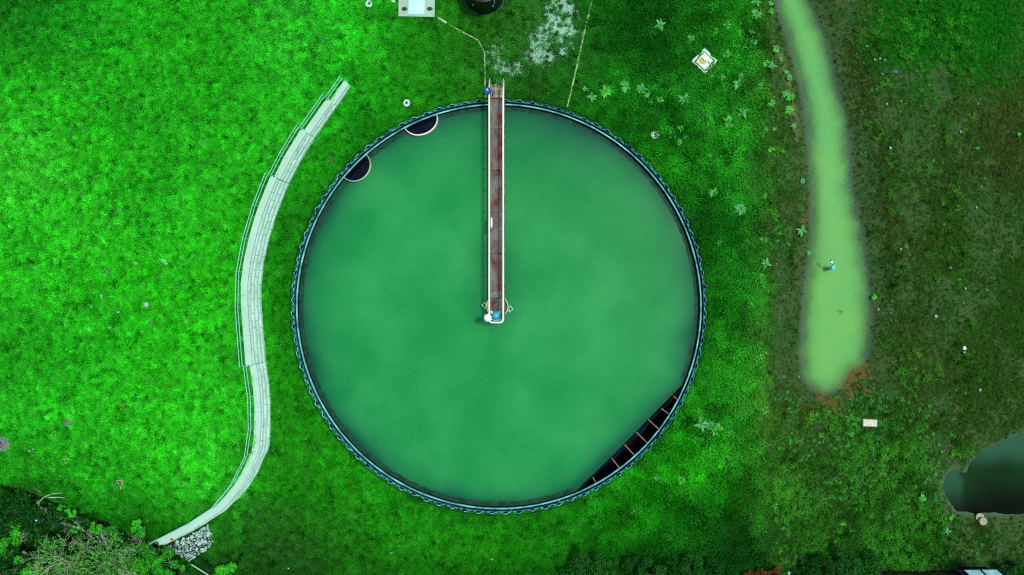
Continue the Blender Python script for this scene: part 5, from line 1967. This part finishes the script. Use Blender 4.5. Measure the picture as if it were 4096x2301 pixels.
def grass():
    n = 390000
    x = RNG.uniform(-43, 43, n)
    y = RNG.uniform(-28, 28, n)
    z = terrain(x, y)
    dry, gr = field_masks(x, y)
    r = np.hypot(x - TC.x, y - TC.y)
    ok = (r > 14.62) & (poly_sd(CREEK_P, x, y) > .12) & (poly_sd(POND_P, x, y) > .1)
    xw = np.interp(y, WY, WX)
    dw = line_d(BASE_PL, x, y)
    top = np.interp(1150.5 - y * PXM, [340, 426, 427, 551, 552, 735, 736, 1440, 1441, 2300], [.4, .4, .72, .72, 1.05, 1.05, 1.38, 1.38, 1.05, 1.05])
    behind = (x < xw) & (y < WY[-1] + .1) & (y > WY[0] - .2)
    ok &= ~(behind & (dw < .37 * top + .38)) & (dw > .06)
    f = H / (H - z)
    px, py = x * f * PXM + 2048, 1150.5 - y * f * PXM
    ok &= ~((px > 1588) & (px < 1744) & (py < 72))
    ok &= np.hypot(px - 1937, py + 18) > 86
    ok &= ~((np.abs(px - 1985) < 32) & (py > 318) & (py < 420))
    ok &= (np.abs(px - 2818) + np.abs(py - 246)) > 56
    for a, b, q in ((1477, 19, 15), (1628, 414, 15), (2618.7, 540.5, 18), (2684, 531, 12), (12, 1777, 31), (273, 1691, 20), (3474, 1690, 20), (3920, 2075, 24)):
        ok &= np.hypot(px - a, py - b) > q
    ok &= (line_d([tuple(G(a, b)[:2]) for a, b in ((1752, 74), (1914, 164), (1938, 212), (1941, 392))], x, y) > .09)
    ok &= (line_d([tuple(G(a, b)[:2]) for a, b in ((2375, -40), (2334, 143), (2297, 312.7), (2268, 434.6))], x, y) > .11)
    rip = poly_sd([tuple(P(a, b)[:2]) for a, b in ((850, 2090), (868, 2150), (812, 2212), (750, 2222), (684, 2176), (790, 2122))], x, y)
    ok &= rip > .05
    n3 = fbm(x * 2.2, y * 2.2, 91, 3)
    dens = (1 - dry * .97) * (1 - .85 * np.clip(gr * 1.1, 0, 1))
    yt = np.interp(x, [p[0] for p in TIMB_P], [p[1] for p in TIMB_P])
    low = (x < TIMB_P[-1][0]) & (y < yt + .1)
    dens = np.where(low, .25 * sstep(.7, 1.2, yt - y), dens)
    ok &= RNG.uniform(0, 1, n) < np.clip(dens * (.55 + .9 * n3) * (1 - .5 * sstep(.83, .90, vnoise(x * 1.15 + 40, y * 1.15, 141) * .7 + vnoise(x * 3.1, y * 3.1 + 9, 143) * .3)), .02, 1)
    x, y, z, px, py, dry, n3 = [q[ok] for q in (x, y, z, px, py, dry, n3)]
    c = cover(x, y, z)
    lush = np.maximum(sstep(330, 120, np.hypot(px - 3660, py - 120)), sstep(360, 150, np.hypot(px - 3960, py - 100)))
    # far-field tufts are greener than the soil average
    fld = sstep(3040, 3120, px)
    c = c * (1 - fld[:, None] * .7) + np.array([56, 98, 30.]) * (fld * .7)[:, None]
    c = c * (1 - lush[:, None]) + np.array([22, 122, 14.]) * lush[:, None]
    l = np.where(c / 255 <= .04045, c / 255 / 12.92, ((c / 255 + .055) / 1.055) ** 2.4) / LK
    m = len(x)
    patch = fbm(x * .8, y * .8, 95, 4)
    clump = fbm(x * 4.5, y * 4.5, 97, 3)
    v = GG * (.72 + .40 * (patch - .5) + .55 * (clump - .5) + RNG.normal(0, .42, m) + .28)
    mid = sstep(2250, 2450, px) * (1 - fld)
    v = v * (1 + mid * (-.48 + .66 * sstep(.32, .68, .7 * fbm(x * .5, y * .5, 171, 4) + .3 * fbm(x * 1.7, y * 1.7, 173, 3))))
    v = v * (1 - .45 * fld) + fld * .45 * 1.25
    v = np.clip(v, .12, 3)
    pit = vnoise(x * 1.15 + 40, y * 1.15, 141) * .7 + vnoise(x * 3.1, y * 3.1 + 9, 143) * .3
    v = v * (1 - .6 * sstep(.83, .90, pit))
    l = l * v[:, None]
    pale = np.clip(RNG.normal(0, .5, m) - .45, 0, 1)[:, None] * .5
    l = l * (1 - pale) + (l.max(1)[:, None] * np.array([.28, 1.15, .22])) * pale
    rough = sstep(2250, 2700, px) * (1 - fld)
    sc = RNG.uniform(.7, 1.25, m) * (1 + .45 * rough) * (1 - .25 * fld)
    sc *= np.where(RNG.uniform(0, 1, m) < .04 * rough, 1.5, 1) * (1 - .25 * fld)
    scatter('grass', np.stack([x, y, z], 1), l, sc, RNG.uniform(0, 6.3, m), TUFTS, 'short bright green grass covering the yard', 'grass')


GG = 1.4
grass()


def tall_grass():
    n = 60000
    x = RNG.uniform(2, 33, n)
    y = RNG.uniform(-23, 22.5, n)
    z = terrain(x, y)
    px, py = x * H / (H - z) * PXM + 2048, 1150.5 - y * H / (H - z) * PXM
    dry, gr = field_masks(x, y)
    r = np.hypot(x - TC.x, y - TC.y)
    ok = (r > 14.8) & (poly_sd(CREEK_P, x, y) > .4) & (poly_sd(POND_P, x, y) > .4) & (px > 2330) & ((np.abs(px - 2818) + np.abs(py - 246)) > 64) & (np.hypot(px - 2618.7, py - 540.5) > 26)
    ok &= (np.hypot(px - 2684, py - 531) > 24) & (np.hypot(px - 3474, py - 1690) > 36) & (np.hypot(px - 3920, py - 2075) > 36)
    zone = sstep(2300, 2700, px) * np.where(py > 1500, sstep(2500, 3100, px), 1) * np.where((px > 3060) & (py < 1650), .3, 1)
    pt = fbm(x * .7, y * .7, 131, 4)
    ok &= RNG.uniform(0, 1, n) < (1 - dry) ** 1.5 * (1 - gr) * zone * np.clip(.15 + 1.5 * (pt - .3), .05, .8)
    x, y, z = x[ok], y[ok], z[ok]
    m = len(x)
    c = cover(x, y, z)
    fld = sstep(3040, 3120, x * PXM + 2048)
    c = c * (1 - fld[:, None] * .7) + np.array([44, 112, 22.]) * (fld * .7)[:, None]
    l = np.where(c / 255 <= .04045, c / 255 / 12.92, ((c / 255 + .055) / 1.055) ** 2.4) / LK
    l = l * np.clip((2.0 + RNG.normal(0, .7, m)) * (.5 + .75 * sstep(.32, .68, .7 * fbm(x * .5, y * .5, 171, 4) + .3 * fbm(x * 1.7, y * 1.7, 173, 3))), .5, 4.5)[:, None]
    scatter('tall_grass', np.stack([x, y, z], 1), l, RNG.uniform(.7, 1.35, m), RNG.uniform(0, 6.3, m), TALL, 'taller rough grass clumps between the tank and the creek', 'grass')


TALL = []
for k in range(3):
    me = tuft(560 + k, (20, 24, 16)[k], .05, (.24, .3, .2)[k], (.24, .28, .32)[k], .013)
    me.materials.append(M_GRASS)
    TALL.append(bpy.data.objects.new('tall_grass_tuft', me))
tall_grass()


def ground_weeds():
    n = 40000
    x = RNG.uniform(13, 34, n)
    y = RNG.uniform(-22.5, 22.5, n)
    px, py = x * PXM + 2048, 1150.5 - y * PXM
    nz = fbm(x * .9, y * .9, 151, 4)
    a = sstep(520, 200, np.hypot((px - 3280) / 1.25, (py - 1960))) + .8 * sstep(90, 10, np.abs(px - (2985 + .12 * py))) * sstep(1100, 900, py) + .9 * sstep(190, 90, np.hypot(px - 3570, py - 1700))
    a = a + .04 * sstep(3350, 3500, px)
    ok = RNG.uniform(0, 1, n) < np.clip(a * (nz - .28) * 1.3, 0, .6)
    ok &= (poly_sd(CREEK_P, x, y) > .35) & (poly_sd(POND_P, x, y) > .3) & (np.hypot(px - 3474, py - 1690) > 40) & (np.hypot(px - 3920, py - 2075) > 40)
    ok &= np.hypot(x - TC.x, y - TC.y) > 15.2
    x, y = x[ok], y[ok]
    m = len(x)
    px = x * PXM + 2048
    c = np.array([54, 146, 50.])[None] * RNG.uniform(.75, 1.15, (m, 1)) + RNG.normal(0, 6, (m, 3))
    c = np.clip(c, 3, 250)
    l = ((c / 255 + .055) / 1.055) ** 2.4 / LK
    vs = []
    for k in range(3):
        me = rosette(80 + k, .3, (6, 8, 7)[k])
        me.materials.append(M_GRASS)
        vs.append(bpy.data.objects.new('small_weed', me))
    scatter('ground_weeds', np.stack([x, y, terrain(x, y) + .02], 1), l * 1.15, RNG.uniform(.28, .75, m), RNG.uniform(0, 6.3, m), vs, 'small leafy weeds covering the ground below the creek', 'weeds')


ground_weeds()


def chips_and_litter():
    vs = []
    for k in range(3):
        me = rock_mesh('stone_chip', (.026, .02, .014), 700 + k, 1, 10)
        me.materials.append(leaf_mat('chip_%d' % k, (1, 1, 1, 1), .25, attr='tint', transl=0, rough=.9, hue=.0))
        vs.append(bpy.data.objects.new('stone_chip', me))
    n = 170000
    x = RNG.uniform(-3, 7, n)
    y = RNG.uniform(13, 22, n)
    dry, gr = field_masks(x, y)
    ok = RNG.uniform(0, 1, n) < gr ** 1.3 * .42 * (.4 + 1.2 * fbm(x * 2.5, y * 2.5, 161, 3))
    x, y = x[ok], y[ok]
    m = len(x)
    base = np.array(lin((188, 236, 208))) / LK
    l = base[None] * RNG.uniform(.5, 1.25, m)[:, None]
    scatter('gravel', np.stack([x, y, terrain(x, y) + .015], 1), l, RNG.uniform(.5, 1.5, m), RNG.uniform(0, 6.3, m), vs, 'white stone chippings spread above the stair', 'gravel',
            RNG.uniform(-.4, .4, (m, 2)))
    # dry leaves and crumbs on the bare field
    n = 60000
    x = RNG.uniform(15.5, 39, n)
    y = RNG.uniform(-23, 23, n)
    dry, gr = field_masks(x, y)
    ok = (RNG.uniform(0, 1, n) < dry * .35) & (poly_sd(CREEK_P, x, y) > .15) & (poly_sd(POND_P, x, y) > .15)
    x, y = x[ok], y[ok]
    m = len(x)
    pal = np.array([lin(c) for c in ((74, 88, 50), (48, 92, 40), (58, 70, 42), (104, 112, 74), (40, 72, 38), (165, 185, 140), (44, 110, 38))]) / LK
    pk = RNG.choice(7, m, p=[.17, .25, .15, .08, .17, .03, .15])
    l = pal[pk] * RNG.uniform(.6, 1.3, m)[:, None]
    me = fast_mesh('leaf_crumb', np.array([(-.05, -.012, .0), (0, -.024, .012), (.05, 0, .004), (0, .024, .014), (-.05, .012, .004)]), np.array([(0, 1, 2, 3)]))
    me.materials.append(leaf_mat('crumb', (1, 1, 1, 1), .3, attr='tint', transl=.1, rough=.9, hue=.0))
    scatter('leaf_litter', np.stack([x, y, terrain(x, y) + .02], 1), l, RNG.uniform(.5, 1.6, m), RNG.uniform(0, 6.3, m), [bpy.data.objects.new('leaf_crumb', me)],
            'dry leaf crumbs and small weeds on the bare field soil', 'litter', RNG.uniform(-.6, .6, (m, 2)))


chips_and_litter()

# ------------------------------------------------------------------ light and camera
EL, AZ = math.radians(71), math.radians(69)
w = bpy.data.worlds.new('World')
SC.world = w
w.use_nodes = True
nt = w.node_tree
sky = nt.nodes.new('ShaderNodeTexSky')
sky.sky_type = 'NISHITA'
sky.sun_disc = False
sky.sun_elevation = EL
sky.sun_rotation = AZ
sky.air_density = 1.0
sky.dust_density = 2.5
nt.links.new(sky.outputs['Color'], nt.nodes['Background'].inputs['Color'])
nt.nodes['Background'].inputs['Strength'].default_value = .12
sd = bpy.data.lights.new('sun', 'SUN')
sd.energy = 2.2
sd.angle = math.radians(8)
sd.color = (1, .985, .955)
so = bpy.data.objects.new('sun', sd)
so.rotation_euler = Vector((math.sin(AZ) * math.cos(EL), math.cos(AZ) * math.cos(EL), math.sin(EL))).to_track_quat('Z', 'Y').to_euler()
so.location = (20, 0, 60)
COL.objects.link(so)

cd = bpy.data.cameras.new('camera')
co = bpy.data.objects.new('camera', cd)
co.location = (0, 0, H)
co.rotation_euler = (0, 0, 0)
cd.sensor_fit = 'HORIZONTAL'
cd.sensor_width = 36
cd.lens = 36 * H / (4096 / PXM)
cd.clip_end = 4000
COL.objects.link(co)
SC.camera = co
vs_ = SC.view_settings
vs_.view_transform = 'Standard'
vs_.look = 'None'
vs_.exposure = 0.35
vs_.gamma = 1
SC.cycles.use_denoising = False
SC.cycles.pixel_filter_type = 'BLACKMAN_HARRIS'
SC.cycles.filter_width = 1.2
